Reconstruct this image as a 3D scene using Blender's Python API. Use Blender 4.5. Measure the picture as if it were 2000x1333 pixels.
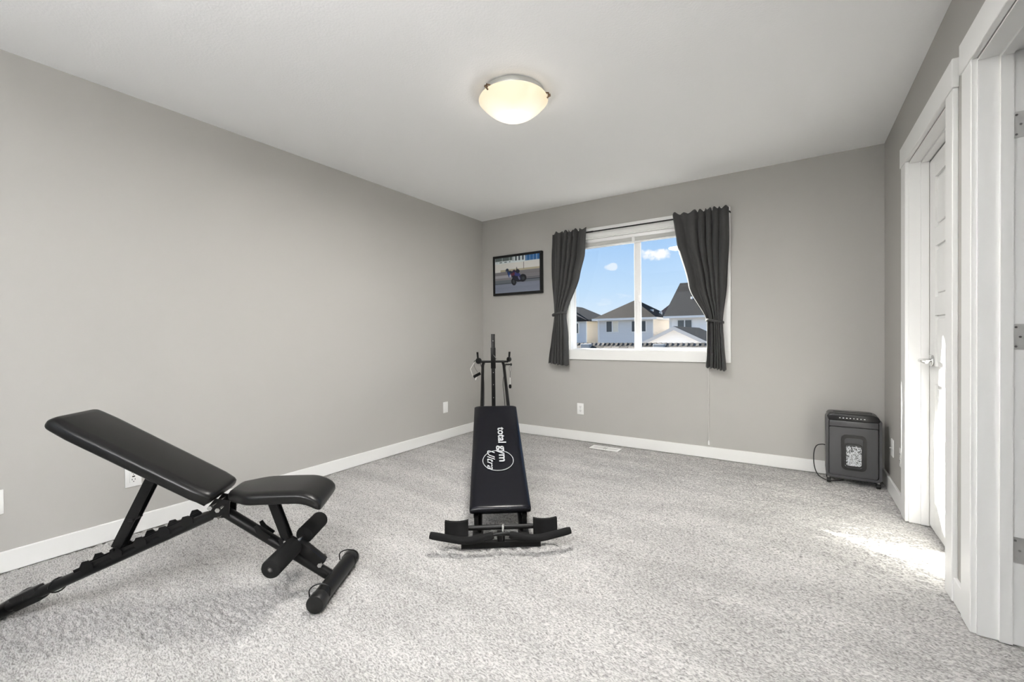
import bpy, bmesh, math, random
import numpy as np
from mathutils import Vector, Matrix

for o in list(bpy.data.objects):
    bpy.data.objects.remove(o, do_unlink=True)
scene = bpy.context.scene
C = scene.collection
random.seed(7)
rng = np.random.default_rng(11)
pi = math.pi

# ------------------------------------------------------------------ camera
W = 3.6296            # room width  (x: 0 = wall_left .. W = wall_right)
H = 2.44              # ceiling height
REAR = -5.40          # rear wall (behind the camera); wall_back is at y = 0
yaw, pitch, roll = math.radians(33.3673), math.radians(-0.6166), math.radians(-0.5528)
fw = Vector((-math.sin(yaw) * math.cos(pitch), math.cos(yaw) * math.cos(pitch), math.sin(pitch)))
r0 = Vector((math.cos(yaw), math.sin(yaw), 0))
u0 = r0.cross(fw)
rr = r0 * math.cos(roll) + u0 * math.sin(roll)
uu = -r0 * math.sin(roll) + u0 * math.cos(roll)
cam_d = bpy.data.cameras.new('camera')
cam = bpy.data.objects.new('camera', cam_d)
C.objects.link(cam)
M = Matrix((rr, uu, -fw)).transposed().to_4x4()
M.translation = Vector((3.0902, -4.0731, 1.0781))
cam.matrix_world = M
cam_d.sensor_fit = 'HORIZONTAL'
cam_d.sensor_width = 36.0
cam_d.lens = 839.87 * 36.0 / 2000.0
cam_d.clip_start = 0.02
cam_d.clip_end = 500
scene.camera = cam

# ------------------------------------------------------------------ view, sky, sun
vs = scene.view_settings
scene.display_settings.display_device = 'sRGB'
vs.view_transform = 'Standard'
vs.look = 'None'
vs.exposure = 1.16
vs.gamma = 1.0
vs.use_curve_mapping = False

SKY_STRENGTH = 0.48
SUN_STRENGTH = 21.0
LAMP_WATTS = 20.0
REAR_WATTS = 2.0
FILL_WATTS = 90.0
FILL_AT = (2.85, -5.00, 1.70)
FILL_AIM = (-0.05, 0.05, 1.0)
FILL_SPREAD = 150

world = bpy.data.worlds.new('sky')
scene.world = world
world.use_nodes = True
nt = world.node_tree
nt.nodes.clear()
def wn(t, **k):
    n = nt.nodes.new(t)
    for a, b in k.items():
        setattr(n, a, b)
    return n
geo = wn('ShaderNodeTexCoord')
sep = wn('ShaderNodeSeparateXYZ')
nt.links.new(geo.outputs['Generated'], sep.inputs[0])
ramp = wn('ShaderNodeValToRGB')
e = ramp.color_ramp.elements
e[0].position = 0.0
e[0].color = (0.80, 0.88, 0.97, 1)
e[1].position = 1.0
e[1].color = (0.10, 0.27, 0.66, 1)
x = ramp.color_ramp.elements.new(0.10)
x.color = (0.56, 0.75, 0.97, 1)
x = ramp.color_ramp.elements.new(0.30)
x.color = (0.25, 0.50, 0.90, 1)
nt.links.new(sep.outputs[2], ramp.inputs[0])
# fair-weather clouds: a flattened noise field over the whole sky
mapn = wn('ShaderNodeMapping')
mapn.inputs['Scale'].default_value = (2.6, 2.6, 7.5)
mapn.inputs['Location'].default_value = (0.35, 0.62, 0.3)
nt.links.new(geo.outputs['Generated'], mapn.inputs[0])
noi = wn('ShaderNodeTexNoise')
noi.inputs['Scale'].default_value = 1.6
noi.inputs['Detail'].default_value = 6
noi.inputs['Roughness'].default_value = 0.55
nt.links.new(mapn.outputs[0], noi.inputs['Vector'])
cr = wn('ShaderNodeValToRGB')
cr.color_ramp.elements[0].position = 0.60
cr.color_ramp.elements[0].color = (0, 0, 0, 1)
cr.color_ramp.elements[1].position = 0.72
cr.color_ramp.elements[1].color = (1, 1, 1, 1)
nt.links.new(noi.outputs['Fac'], cr.inputs[0])
mixc = wn('ShaderNodeMix', data_type='RGBA')
nt.links.new(cr.outputs[0], mixc.inputs[0])
nt.links.new(ramp.outputs[0], mixc.inputs[6])
mixc.inputs[7].default_value = (0.95, 0.96, 0.98, 1)
last = mixc.outputs[2]
# a few single clouds, each a soft-edged patch of the sky in its own direction
def cloud(last, d, wid, hei, amt):
    d = Vector(d).normalized()
    sx = Vector((d.y, -d.x, 0)).normalized()
    sz = sx.cross(d)
    def dot(v):
        n = wn('ShaderNodeVectorMath', operation='DOT_PRODUCT')
        nt.links.new(geo.outputs['Generated'], n.inputs[0])
        n.inputs[1].default_value = v
        return n.outputs['Value']
    def math_(op, a, b):
        n = wn('ShaderNodeMath', operation=op)
        for i, q in enumerate((a, b)):
            if isinstance(q, (int, float)):
                n.inputs[i].default_value = q
            else:
                nt.links.new(q, n.inputs[i])
        return n.outputs[0]
    a = math_('DIVIDE', dot(sx), wid)
    b = math_('DIVIDE', dot(sz), hei)
    r2 = math_('ADD', math_('MULTIPLY', a, a), math_('MULTIPLY', b, b))
    n2 = wn('ShaderNodeTexNoise')
    n2.inputs['Scale'].default_value = 48
    n2.inputs['Detail'].default_value = 5
    nt.links.new(geo.outputs['Generated'], n2.inputs['Vector'])
    r3 = math_('ADD', r2, math_('MULTIPLY', math_('SUBTRACT', n2.outputs['Fac'], 0.5), 3.6))
    mr = wn('ShaderNodeMapRange')
    mr.inputs['From Min'].default_value = 1.0
    mr.inputs['From Max'].default_value = 0.35
    mr.inputs['To Max'].default_value = amt
    nt.links.new(r3, mr.inputs['Value'])
    front = math_('GREATER_THAN', dot(d), 0.0)
    m = wn('ShaderNodeMix', data_type='RGBA')
    nt.links.new(math_('MULTIPLY', mr.outputs[0], front), m.inputs[0])
    nt.links.new(last, m.inputs[6])
    m.inputs[7].default_value = (1.0, 1.0, 1.0, 1)
    return m.outputs[2]
last = cloud(last, (-0.2667, 1.0, 0.1825), 0.036, 0.013, 1.0)
last = cloud(last, (-0.3690, 1.0, 0.165), 0.015, 0.008, 0.6)
bg = wn('ShaderNodeBackground')
bg.inputs['Strength'].default_value = SKY_STRENGTH
nt.links.new(last, bg.inputs[0])
out = wn('ShaderNodeOutputWorld')
nt.links.new(bg.outputs[0], out.inputs[0])

sun_d = bpy.data.lights.new('sun', 'SUN')
sun_d.energy = SUN_STRENGTH
sun_d.angle = math.radians(0.6)
sun_d.color = (1.0, 0.955, 0.88)
sun = bpy.data.objects.new('sun', sun_d)
C.objects.link(sun)
SUN_DIR = Vector((1.557 * 1.24, -1.24, -1.0)).normalized()      # the way the light travels
sun.rotation_euler = SUN_DIR.to_track_quat('-Z', 'Y').to_euler()
sun.location = (-6, 8, 8)

# added unseen uplight behind the camera, bounced off the ceiling as room fill
fl = bpy.data.lights.new('bounced_fill', 'AREA')
fl.shape = 'DISK'
fl.size = 0.25
fl.energy = FILL_WATTS
fl.spread = math.radians(FILL_SPREAD)
flo = bpy.data.objects.new('bounced_fill', fl)
C.objects.link(flo)
flo.location = FILL_AT
flo.rotation_euler = Vector(FILL_AIM).to_track_quat('-Z', 'Y').to_euler()

# ------------------------------------------------------------------ materials
MATS = {}
def mat(name, col, rough=0.5, metal=0.0, spec=0.5, noise=None, bump=None, emit=None, coat=0.0, sheen=0.0, alpha=None):
    """noise=(scale, amount), bump=(scale, strength, distance)"""
    if name in MATS:
        return MATS[name]
    m = bpy.data.materials.new(name)
    m.use_nodes = True
    t = m.node_tree
    b = t.nodes['Principled BSDF']
    c4 = (*col, 1)
    b.inputs['Base Color'].default_value = c4
    b.inputs['Roughness'].default_value = rough
    b.inputs['Metallic'].default_value = metal
    b.inputs['Specular IOR Level'].default_value = spec
    b.inputs['Coat Weight'].default_value = coat
    b.inputs['Sheen Weight'].default_value = sheen
    tc = t.nodes.new('ShaderNodeTexCoord')
    if noise:
        n = t.nodes.new('ShaderNodeTexNoise')
        n.inputs['Scale'].default_value = noise[0]
        n.inputs['Detail'].default_value = 4
        t.links.new(tc.outputs['Object'], n.inputs['Vector'])
        mx = t.nodes.new('ShaderNodeMix')
        mx.data_type = 'RGBA'
        a = noise[1]
        mx.inputs[6].default_value = (*[max(0, q * (1 - a)) for q in col], 1)
        mx.inputs[7].default_value = (*[min(1, q * (1 + a)) for q in col], 1)
        t.links.new(n.outputs['Fac'], mx.inputs[0])
        t.links.new(mx.outputs[2], b.inputs['Base Color'])
    if bump:
        n = t.nodes.new('ShaderNodeTexNoise')
        n.inputs['Scale'].default_value = bump[0]
        n.inputs['Detail'].default_value = 3
        t.links.new(tc.outputs['Object'], n.inputs['Vector'])
        bp = t.nodes.new('ShaderNodeBump')
        bp.inputs['Strength'].default_value = bump[1]
        bp.inputs['Distance'].default_value = bump[2]
        t.links.new(n.outputs['Fac'], bp.inputs['Height'])
        t.links.new(bp.outputs[0], b.inputs['Normal'])
    if emit:
        b.inputs['Emission Color'].default_value = (*emit[0], 1)
        b.inputs['Emission Strength'].default_value = emit[1]
    MATS[name] = m
    return m

m_wall = mat('wall_paint', (0.432, 0.422, 0.402), 0.75, spec=0.3, noise=(1.3, 0.02), bump=(420, 0.06, 0.002))
m_ceil = mat('ceiling_paint', (0.93, 0.93, 0.935), 0.9, spec=0.2, bump=(95, 0.25, 0.004))
m_trim = mat('white_trim_paint', (0.83, 0.83, 0.82), 0.38, spec=0.4)
m_door = mat('white_door_paint', (0.84, 0.84, 0.83), 0.35, spec=0.4)
m_vinyl = mat('white_vinyl', (0.86, 0.86, 0.86), 0.3)
m_plate = mat('white_plastic', (0.85, 0.85, 0.84), 0.35)
m_slot = mat('dark_slot', (0.03, 0.03, 0.03), 0.6)
m_black = mat('black_powder_coat', (0.005, 0.005, 0.005), 0.36, spec=0.22, bump=(900, 0.08, 0.001))
m_blackp = mat('black_plastic', (0.006, 0.006, 0.006), 0.42, spec=0.35)
m_foam = mat('black_foam', (0.009, 0.009, 0.009), 0.85, spec=0.15, bump=(260, 0.25, 0.002))
m_vinylb = mat('black_upholstery', (0.006, 0.006, 0.006), 0.33, spec=0.28, bump=(500, 0.05, 0.001))
m_navy = mat('midnight_upholstery', (0.003, 0.0032, 0.0055), 0.25, spec=0.24, bump=(9, 0.10, 0.01))
m_print = mat('silver_print', (0.36, 0.37, 0.385), 0.5)
m_chrome = mat('chrome', (0.62, 0.62, 0.62), 0.22, metal=1.0)
m_steel = mat('satin_steel', (0.62, 0.62, 0.61), 0.48, metal=0.8)
m_cloth = mat('charcoal_cloth', (0.044, 0.044, 0.044), 0.75, spec=0.25, sheen=0.12, bump=(700, 0.1, 0.001))
m_strap = mat('white_strap', (0.7, 0.7, 0.68), 0.7)
m_shred = mat('shredder_grey_plastic', (0.058, 0.058, 0.062), 0.34, spec=0.5)
m_shredb = mat('shredder_black_plastic', (0.008, 0.008, 0.009), 0.28, spec=0.5)
m_bronze = mat('bronze_clip', (0.18, 0.12, 0.08), 0.4, metal=1.0)

def glass_mat():
    m = bpy.data.materials.new('window_glass')
    m.use_nodes = True
    t = m.node_tree
    t.nodes.clear()
    o = t.nodes.new('ShaderNodeOutputMaterial')
    tr = t.nodes.new('ShaderNodeBsdfTransparent')
    tr.inputs[0].default_value = (0.97, 0.98, 0.98, 1)
    gl = t.nodes.new('ShaderNodeBsdfGlossy')
    gl.inputs['Roughness'].default_value = 0.02
    mx = t.nodes.new('ShaderNodeMixShader')
    mx.inputs[0].default_value = 0.015
    t.links.new(tr.outputs[0], mx.inputs[1])
    t.links.new(gl.outputs[0], mx.inputs[2])
    t.links.new(mx.outputs[0], o.inputs[0])
    return m
m_glass = glass_mat()
m_dpane = mat('dark_house_window', (0.035, 0.045, 0.055), 0.08, spec=0.6)

def carpet_mat():
    m = bpy.data.materials.new('grey_carpet')
    m.use_nodes = True
    t = m.node_tree
    b = t.nodes['Principled BSDF']
    b.inputs['Roughness'].default_value = 1.0
    b.inputs['Specular IOR Level'].default_value = 0.05
    b.inputs['Sheen Weight'].default_value = 0.12
    tc = t.nodes.new('ShaderNodeTexCoord')
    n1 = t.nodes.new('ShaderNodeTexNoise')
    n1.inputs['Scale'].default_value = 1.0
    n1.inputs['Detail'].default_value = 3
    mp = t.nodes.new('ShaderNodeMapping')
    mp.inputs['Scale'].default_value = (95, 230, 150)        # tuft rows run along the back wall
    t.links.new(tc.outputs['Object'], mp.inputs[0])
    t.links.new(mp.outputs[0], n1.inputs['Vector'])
    # brushed nap: broad, faint streaks where the pile leans another way
    n2 = t.nodes.new('ShaderNodeTexNoise')
    n2.inputs['Scale'].default_value = 1.0
    n2.inputs['Detail'].default_value = 4
    mp2 = t.nodes.new('ShaderNodeMapping')
    mp2.inputs['Scale'].default_value = (1.6, 5.5, 1)
    mp2.inputs['Rotation'].default_value = (0, 0, math.radians(18))
    t.links.new(tc.outputs['Object'], mp2.inputs[0])
    t.links.new(mp2.outputs[0], n2.inputs['Vector'])
    nap = t.nodes.new('ShaderNodeMapRange')
    nap.inputs['From Min'].default_value = 0.35
    nap.inputs['From Max'].default_value = 0.65
    nap.inputs['To Min'].default_value = 0.86
    nap.inputs['To Max'].default_value = 1.08
    t.links.new(n2.outputs['Fac'], nap.inputs['Value'])
    mul = t.nodes.new('ShaderNodeVectorMath')
    mul.operation = 'SCALE'
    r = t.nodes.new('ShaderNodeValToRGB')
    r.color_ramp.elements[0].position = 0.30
    r.color_ramp.elements[0].color = (0.19, 0.186, 0.180, 1)  # heathered fibre, with shade between the tufts also put into the colour
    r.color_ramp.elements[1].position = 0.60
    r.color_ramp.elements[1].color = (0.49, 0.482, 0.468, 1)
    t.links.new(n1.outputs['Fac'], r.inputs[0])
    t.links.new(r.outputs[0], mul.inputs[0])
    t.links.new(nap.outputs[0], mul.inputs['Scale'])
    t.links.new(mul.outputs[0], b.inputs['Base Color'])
    bp = t.nodes.new('ShaderNodeBump')
    bp.inputs['Strength'].default_value = 0.7
    bp.inputs['Distance'].default_value = 0.006
    t.links.new(n1.outputs['Fac'], bp.inputs['Height'])
    t.links.new(bp.outputs[0], b.inputs['Normal'])
    return m
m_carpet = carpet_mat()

def siding_mat(name, col, lap=0.12):
    m = bpy.data.materials.new(name)
    m.use_nodes = True
    t = m.node_tree
    b = t.nodes['Principled BSDF']
    b.inputs['Roughness'].default_value = 0.6
    tc = t.nodes.new('ShaderNodeTexCoord')
    s = t.nodes.new('ShaderNodeSeparateXYZ')
    t.links.new(tc.outputs['Object'], s.inputs[0])
    d = t.nodes.new('ShaderNodeMath')
    d.operation = 'DIVIDE'
    d.inputs[1].default_value = lap
    t.links.new(s.outputs[2], d.inputs[0])
    f = t.nodes.new('ShaderNodeMath')
    f.operation = 'FRACT'
    t.links.new(d.outputs[0], f.inputs[0])
    bp = t.nodes.new('ShaderNodeBump')
    bp.inputs['Distance'].default_value = 0.02
    bp.inputs['Strength'].default_value = 0.8
    bp.invert = True
    t.links.new(f.outputs[0], bp.inputs['Height'])
    t.links.new(bp.outputs[0], b.inputs['Normal'])
    b.inputs['Base Color'].default_value = (*col, 1)
    return m
m_sid_blue = siding_mat('pale_blue_siding', (0.64, 0.645, 0.655))
m_sid_sunlit = siding_mat('sunlit_cream_siding', (0.86, 0.78, 0.68))  # warm sunlight on the side wall put into the siding colour
m_sid_tan = siding_mat('tan_siding', (0.45, 0.41, 0.34))
m_sid_white = siding_mat('white_siding', (0.90, 0.88, 0.87))
m_roof_b = mat('brown_shingles', (0.024, 0.020, 0.018), 0.9, spec=0.08, noise=(3, 0.7), bump=(14, 0.5, 0.05))
m_roof_g = mat('grey_shingles', (0.030, 0.027, 0.025), 0.9, spec=0.08, noise=(3, 0.6), bump=(14, 0.5, 0.05))
m_roof_d = mat('slate_blue_shingles', (0.020, 0.023, 0.028), 0.9, spec=0.08, noise=(3, 0.7), bump=(14, 0.5, 0.05))
m_roof_l = mat('weathered_shingles', (0.085, 0.077, 0.070), 0.95, spec=0.08, noise=(4, 0.35))
m_fascia = mat('white_fascia', (0.70, 0.70, 0.70), 0.5)
m_grass = mat('lawn', (0.060, 0.057, 0.050), 0.95, noise=(0.6, 0.4))

# ------------------------------------------------------------------ mesh helpers
class B:
    """collects shapes in a bmesh; build() links it as ONE mesh object"""
    def __init__(s):
        s.bm = bmesh.new()
    def box(s, x0, x1, y0, y1, z0, z1, bevel=0.0, seg=2):
        b = bmesh.new()
        vs_ = [b.verts.new(p) for p in ((x0, y0, z0), (x1, y0, z0), (x1, y1, z0), (x0, y1, z0),
                                        (x0, y0, z1), (x1, y0, z1), (x1, y1, z1), (x0, y1, z1))]
        for f in ((0, 3, 2, 1), (4, 5, 6, 7), (0, 1, 5, 4), (1, 2, 6, 5), (2, 3, 7, 6), (3, 0, 4, 7)):
            b.faces.new([vs_[i] for i in f])
        if bevel:
            bmesh.ops.bevel(b, geom=list(b.edges), offset=bevel, segments=seg, profile=0.5, affect='EDGES')
        s._merge(b)
        return s
    def _merge(s, b, mtx=None):
        if mtx is not None:
            bmesh.ops.transform(b, matrix=mtx, verts=b.verts)
        me = bpy.data.meshes.new('tmp')
        b.to_mesh(me)
        b.free()
        s.bm.from_mesh(me)
        bpy.data.meshes.remove(me)
    def obox(s, p0, p1, wid, hei, up=(0, 0, 1), bevel=0.0, seg=2):
        """box running from p0 to p1, wid across, hei along up"""
        p0, p1 = Vector(p0), Vector(p1)
        x_ = (p1 - p0)
        L = x_.length
        x_.normalize()
        y_ = Vector(up).cross(x_).normalized()
        z_ = x_.cross(y_)
        b = B()
        b.box(0, L, -wid / 2, wid / 2, -hei / 2, hei / 2, bevel, seg)
        m = Matrix((x_, y_, z_)).transposed().to_4x4()
        m.translation = p0
        s._merge(b.bm, m)
        return s
    def tube(s, pts, rad, n=12, caps=True, closed=False, sx=1.0, up=None):
        """round (or oval: sx scales sideways) tube along a polyline; rad may be a list"""
        pts = [Vector(p) for p in pts]
        N = len(pts)
        if not isinstance(rad, (list, tuple)):
            rad = [rad] * N
        rings = []
        ref = Vector(up) if up else None
        for i, p in enumerate(pts):
            if closed:
                t = (pts[(i + 1) % N] - pts[i - 1]).normalized()
            else:
                t = (pts[min(i + 1, N - 1)] - pts[max(i - 1, 0)]).normalized()
            if ref is None:
                ref = Vector((0, 0, 1)) if abs(t.z) < 0.9 else Vector((1, 0, 0))
            a = ref.cross(t)
            if a.length < 1e-6:
                a = t.orthogonal()
            a.normalize()
            b_ = t.cross(a).normalized()
            if up is None:
                ref = b_
            rings.append([s.bm.verts.new(p + a * (math.cos(2 * pi * k / n) * rad[i] * sx) + b_ * (math.sin(2 * pi * k / n) * rad[i])) for k in range(n)])
        R = N if closed else N - 1
        for i in range(R):
            A, D = rings[i], rings[(i + 1) % N]
            for k in range(n):
                s.bm.faces.new((A[k], A[(k + 1) % n], D[(k + 1) % n], D[k]))
        if caps and not closed:
            s.bm.faces.new(rings[0][::-1])
            s.bm.faces.new(rings[-1])
        return s
    def cyl(s, p0, p1, r, n=20, r1=None, bevel=0.0):
        p0, p1 = Vector(p0), Vector(p1)
        r1 = r if r1 is None else r1
        if bevel:
            d = (p1 - p0).normalized() * bevel
            # duplicate rings keep the rounding inside the caps
            return s.tube([p0, p0 + d * 0.3, p0 + d, p1 - d, p1 - d * 0.3, p1], [r - bevel, r - bevel * 0.3, r, r1, r1 - bevel * 0.3, r1 - bevel], n)
        return s.tube([p0, p1], [r, r1], n)
    def lathe(s, prof, n=48, center=(0, 0, 0), axis='z'):
        c = Vector(center)
        rings = []
        for (r, z) in prof:
            if r < 1e-6:
                rings.append([s.bm.verts.new(c + Vector((0, 0, z)))])
            else:
                rings.append([s.bm.verts.new(c + Vector((r * math.cos(2 * pi * k / n), r * math.sin(2 * pi * k / n), z))) for k in range(n)])
        for A, D in zip(rings[:-1], rings[1:]):
            for k in range(n):
                k2 = (k + 1) % n
                if len(A) == 1 and len(D) == 1:
                    continue
                if len(A) == 1:
                    s.bm.faces.new((A[0], D[k], D[k2]))
                elif len(D) == 1:
                    s.bm.faces.new((A[k], D[0], A[k2]))
                else:
                    s.bm.faces.new((A[k], D[k], D[k2], A[k2]))
        return s
    def poly(s, pts3):
        s.bm.faces.new([s.bm.verts.new(p) for p in pts3])
        return s
    def prism(s, pts, y0, y1, bevel=0.0):
        """outline in (x, z) extruded along y"""
        b = bmesh.new()
        A = [b.verts.new((p[0], y0, p[1])) for p in pts]
        D = [b.verts.new((p[0], y1, p[1])) for p in pts]
        n = len(pts)
        b.faces.new(A)
        b.faces.new(D[::-1])
        for i in range(n):
            b.faces.new((A[i], D[i], D[(i + 1) % n], A[(i + 1) % n]))
        bmesh.ops.recalc_face_normals(b, faces=b.faces)
        if bevel:
            bmesh.ops.bevel(b, geom=list(b.edges), offset=bevel, segments=3, profile=0.5, affect='EDGES')
        s._merge(b)
        return s
    def build(s, name, material, parent=None, smooth=True, angle=35, recalc=True, loc=None, rot=None):
        if recalc:
            bmesh.ops.recalc_face_normals(s.bm, faces=s.bm.faces)
        me = bpy.data.meshes.new(name)
        s.bm.to_mesh(me)
        s.bm.free()
        return link(name, me, material, parent, smooth, angle, loc, rot)

def link(name, me, material, parent=None, smooth=True, angle=35, loc=None, rot=None):
    o = bpy.data.objects.new(name, me)
    C.objects.link(o)
    if material is not None:
        me.materials.append(material)
    if smooth and len(me.polygons):
        me.polygons.foreach_set('use_smooth', [True] * len(me.polygons))
        try:
            me.set_sharp_from_angle(angle=math.radians(angle))
        except Exception:
            pass
    if parent is not None:
        o.parent = parent
    if loc is not None:
        o.location = loc
    if rot is not None:
        o.rotation_euler = rot
    return o

def tag(o, label=None, cat=None, group=None, kind=None):
    if label:
        o['label'] = label
    if cat:
        o['category'] = cat
    if group:
        o['group'] = group
    if kind:
        o['kind'] = kind
    return o

def thing(name, label, cat, loc=(0, 0, 0), rotz=0.0, group=None):
    o = bpy.data.objects.new(name, None)
    C.objects.link(o)
    o.location = loc
    o.rotation_euler = (0, 0, rotz)
    o.empty_display_size = 0.1
    return tag(o, label, cat, group)

def struct(o, label=None):
    return tag(o, label, None, None, 'structure')

# ------------------------------------------------------------------ room shell
TH = 0.16            # outer wall thickness
PT = 0.115           # partition thickness
WX0, WX1, WZ0, WZ1 = 1.130, 2.540, 0.930, 2.062      # window opening in wall_back
D1a, D1b, DH = -0.800, -1.585, 2.036                 # door_1 opening (y range), head height
D2a, D2b = -1.895, -2.700                            # door_2 opening

# carpeted floor: a pile surface with real relief
def carpet():
    sx, sy = 0.0088, 0.0048
    x0, x1, y0, y1 = -0.02, W + 0.10, REAR, 0.02
    nx, ny = int((x1 - x0) / sx), int((y1 - y0) / sy)
    def field(sa, sb, ang):
        g = rng.standard_normal((ny, nx))
        fy = np.fft.fftfreq(ny)[:, None]
        fx = np.fft.fftfreq(nx)[None, :]
        ca, sa_ = math.cos(ang), math.sin(ang)
        u = fx * ca + fy * sa_
        v = -fx * sa_ + fy * ca
        k = np.exp(-2 * (np.pi ** 2) * ((u * sa) ** 2 + (v * sb) ** 2))
        r = np.fft.ifft2(np.fft.fft2(g) * k).real
        return r / r.std()
    z = 0.85 * field(1.15, 0.75, 0.0) + 0.45 * field(0.55, 0.6, 0.0) + 0.30 * field(3.0, 1.6, 0.0)
    z = np.clip(z, -2.4, 1.4) * 0.0042 - 0.0056
    xs = np.linspace(x0, x1, nx)
    ys = np.linspace(y0, y1, ny)
    X, Y = np.meshgrid(xs, ys)
    co = np.stack([X, Y, z], -1).reshape(-1, 3)
    idx = np.arange(nx * ny).reshape(ny, nx)
    q = np.stack([idx[:-1, :-1], idx[:-1, 1:], idx[1:, 1:], idx[1:, :-1]], -1).reshape(-1, 4)
    me = bpy.data.meshes.new('floor')
    me.vertices.add(len(co))
    me.vertices.foreach_set('co', co.ravel())
    me.loops.add(q.size)
    me.loops.foreach_set('vertex_index', q.ravel())
    me.polygons.add(len(q))
    me.polygons.foreach_set('loop_start', np.arange(0, q.size, 4))
    me.polygons.foreach_set('use_smooth', np.ones(len(q), dtype=bool))
    me.update(calc_edges=True)
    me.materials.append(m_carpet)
    o = bpy.data.objects.new('floor', me)
    C.objects.link(o)
    return struct(o, 'wall-to-wall light grey cut pile carpet')
carpet()
b = B()
b.box(-TH, W + 2.4, REAR - TH, TH, -0.25, -0.02)
o = b.build('floor_slab', m_trim, None, False)
struct(o)

ceil = B().box(-TH, W + 2.4, REAR - TH, TH, H, H + 0.2).build('ceiling', m_ceil, None, False)
struct(ceil, 'white textured ceiling')

struct(B().box(-TH, 0, REAR, 0, -0.02, H).build('wall_left', m_wall, None, False), 'plain greige painted long wall')
b = B()
b.box(-TH, WX0, 0, TH, -0.02, H).box(WX1, W + 2.4, 0, TH, -0.02, H)
b.box(WX0, WX1, 0, TH, -0.02, WZ0).box(WX0, WX1, 0, TH, WZ1, H)
struct(b.build('wall_back', m_wall, None, False), 'greige painted wall with the window')
b = B()
X0, X1 = W, W + PT
b.box(X0, X1, D1a, 0, -0.02, H).box(X0, X1, D1b, D1a, DH, H).box(X0, X1, D2a, D1b, -0.02, H)
b.box(X0, X1, D2b, D2a, DH, H).box(X0, X1, REAR, D2b, -0.02, H)
struct(b.build('wall_right', m_wall, None, False), 'greige painted wall with two doorways')

# rear wall with a window added behind the camera to carry fill light
RX0, RX1, RZ0, RZ1 = 0.55, 2.15, 0.85, 2.05
b = B()
b.box(-TH, RX0, REAR - TH, REAR, -0.02, H).box(RX1, W + 2.4, REAR - TH, REAR, -0.02, H)
b.box(RX0, RX1, REAR - TH, REAR, -0.02, RZ0).box(RX0, RX1, REAR - TH, REAR, RZ1, H)
struct(b.build('wall_rear', m_wall, None, False), 'greige painted wall behind the camera')
fill_win = thing('fill_window', None, None, (0, 0, 0))
struct(fill_win, 'white framed window added in the rear wall for fill light')
b = B()
for (x0, x1, z0, z1) in ((RX0, RX1, RZ0, RZ0 + .05), (RX0, RX1, RZ1 - .05, RZ1), (RX0, RX0 + .05, RZ0, RZ1), (RX1 - .05, RX1, RZ0, RZ1), (1.33, 1.37, RZ0, RZ1)):
    b.box(x0, x1, REAR - 0.11, REAR - 0.05, z0, z1)
b.build('frame', m_vinyl, fill_win, False)
b = B()
for (x0, x1, z0, z1) in ((RX0 - .09, RX1 + .09, RZ0 - .09, RZ0), (RX0 - .09, RX1 + .09, RZ1, RZ1 + .09), (RX0 - .09, RX0, RZ0, RZ1), (RX1, RX1 + .09, RZ0, RZ1)):
    b.box(x0, x1, REAR, REAR + 0.016, z0, z1)
b.build('casing', m_trim, fill_win, False)
B().box(RX0 + .05, RX1 - .05, REAR - 0.085, REAR - 0.08, RZ0 + .05, RZ1 - .05).build('pane', m_glass, fill_win, False)
ld = bpy.data.lights.new('rear_window_fill', 'AREA')  # weak added fill light set in the unseen rear window
ld.shape = 'RECTANGLE'
ld.size, ld.size_y = RX1 - RX0 - 0.12, RZ1 - RZ0 - 0.12
ld.energy = REAR_WATTS
ld.color = (1.0, 0.98, 0.95)
lo = bpy.data.objects.new('rear_window_fill', ld)
C.objects.link(lo)
lo.location = ((RX0 + RX1) / 2, REAR - 0.03, (RZ0 + RZ1) / 2)
lo.rotation_euler = (math.radians(90), 0, 0)       # shines towards +y
# adjoining rooms behind the partition
b = B()
b.box(W + PT, W + 2.4, -1.70, -1.60, -0.02, H)
b.box(W + PT, W + 2.4, REAR + 1.2, REAR + 1.3, -0.02, H)
b.box(W + 2.3, W + 2.4, REAR, 0, -0.02, H)
struct(b.build('wall_adjoining', m_wall, None, False), 'greige walls of the rooms beyond the doorways')

# baseboards
BH, BT = 0.097, 0.014
def base(name, *a):
    return struct(B().box(*a, bevel=0.002, seg=1).build(name, m_trim, None, False), 'white painted baseboard')
base('baseboard_left', 0, BT, REAR, 0, 0.0, BH)
base('baseboard_back', BT, W - BT, -BT, 0, 0.0, BH)
base('baseboard_right', W - BT, W, -0.690, 0, 0.0, BH)
base('baseboard_between_doors', W - BT, W, -1.792, -1.680, 0.0, BH)
base('baseboard_right_rear', W - BT, W, REAR, D2b - 0.105, 0.0, BH)
base('baseboard_rear', 0, W, REAR, REAR + BT, 0.0, BH)

# ------------------------------------------------------------------ window_1
win = thing('window_1', None, None, (0, 0, 0))
struct(win, 'white sliding vinyl window with flat white casing')
CT = 0.016
def wpart(name, m, *boxes, bevel=0.0015, parent=None):
    b = B()
    for q in boxes:
        b.box(*q, bevel=bevel, seg=1)
    return b.build(name, m, parent or win, False)
CWid = 0.095
wpart('side_casing', m_trim, (WX0 - CWid, WX0, -CT, 0, WZ0, WZ1))
wpart('side_casing', m_trim, (WX1, WX1 + CWid, -CT, 0, WZ0, WZ1))
wpart('head_casing', m_trim, (WX0 - CWid, WX1 + CWid, -CT - .002, 0, WZ1, WZ1 + CWid))
wpart('apron_casing', m_trim, (WX0 - CWid, WX1 + CWid, -CT, 0, WZ0 - CWid, WZ0))
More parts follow.
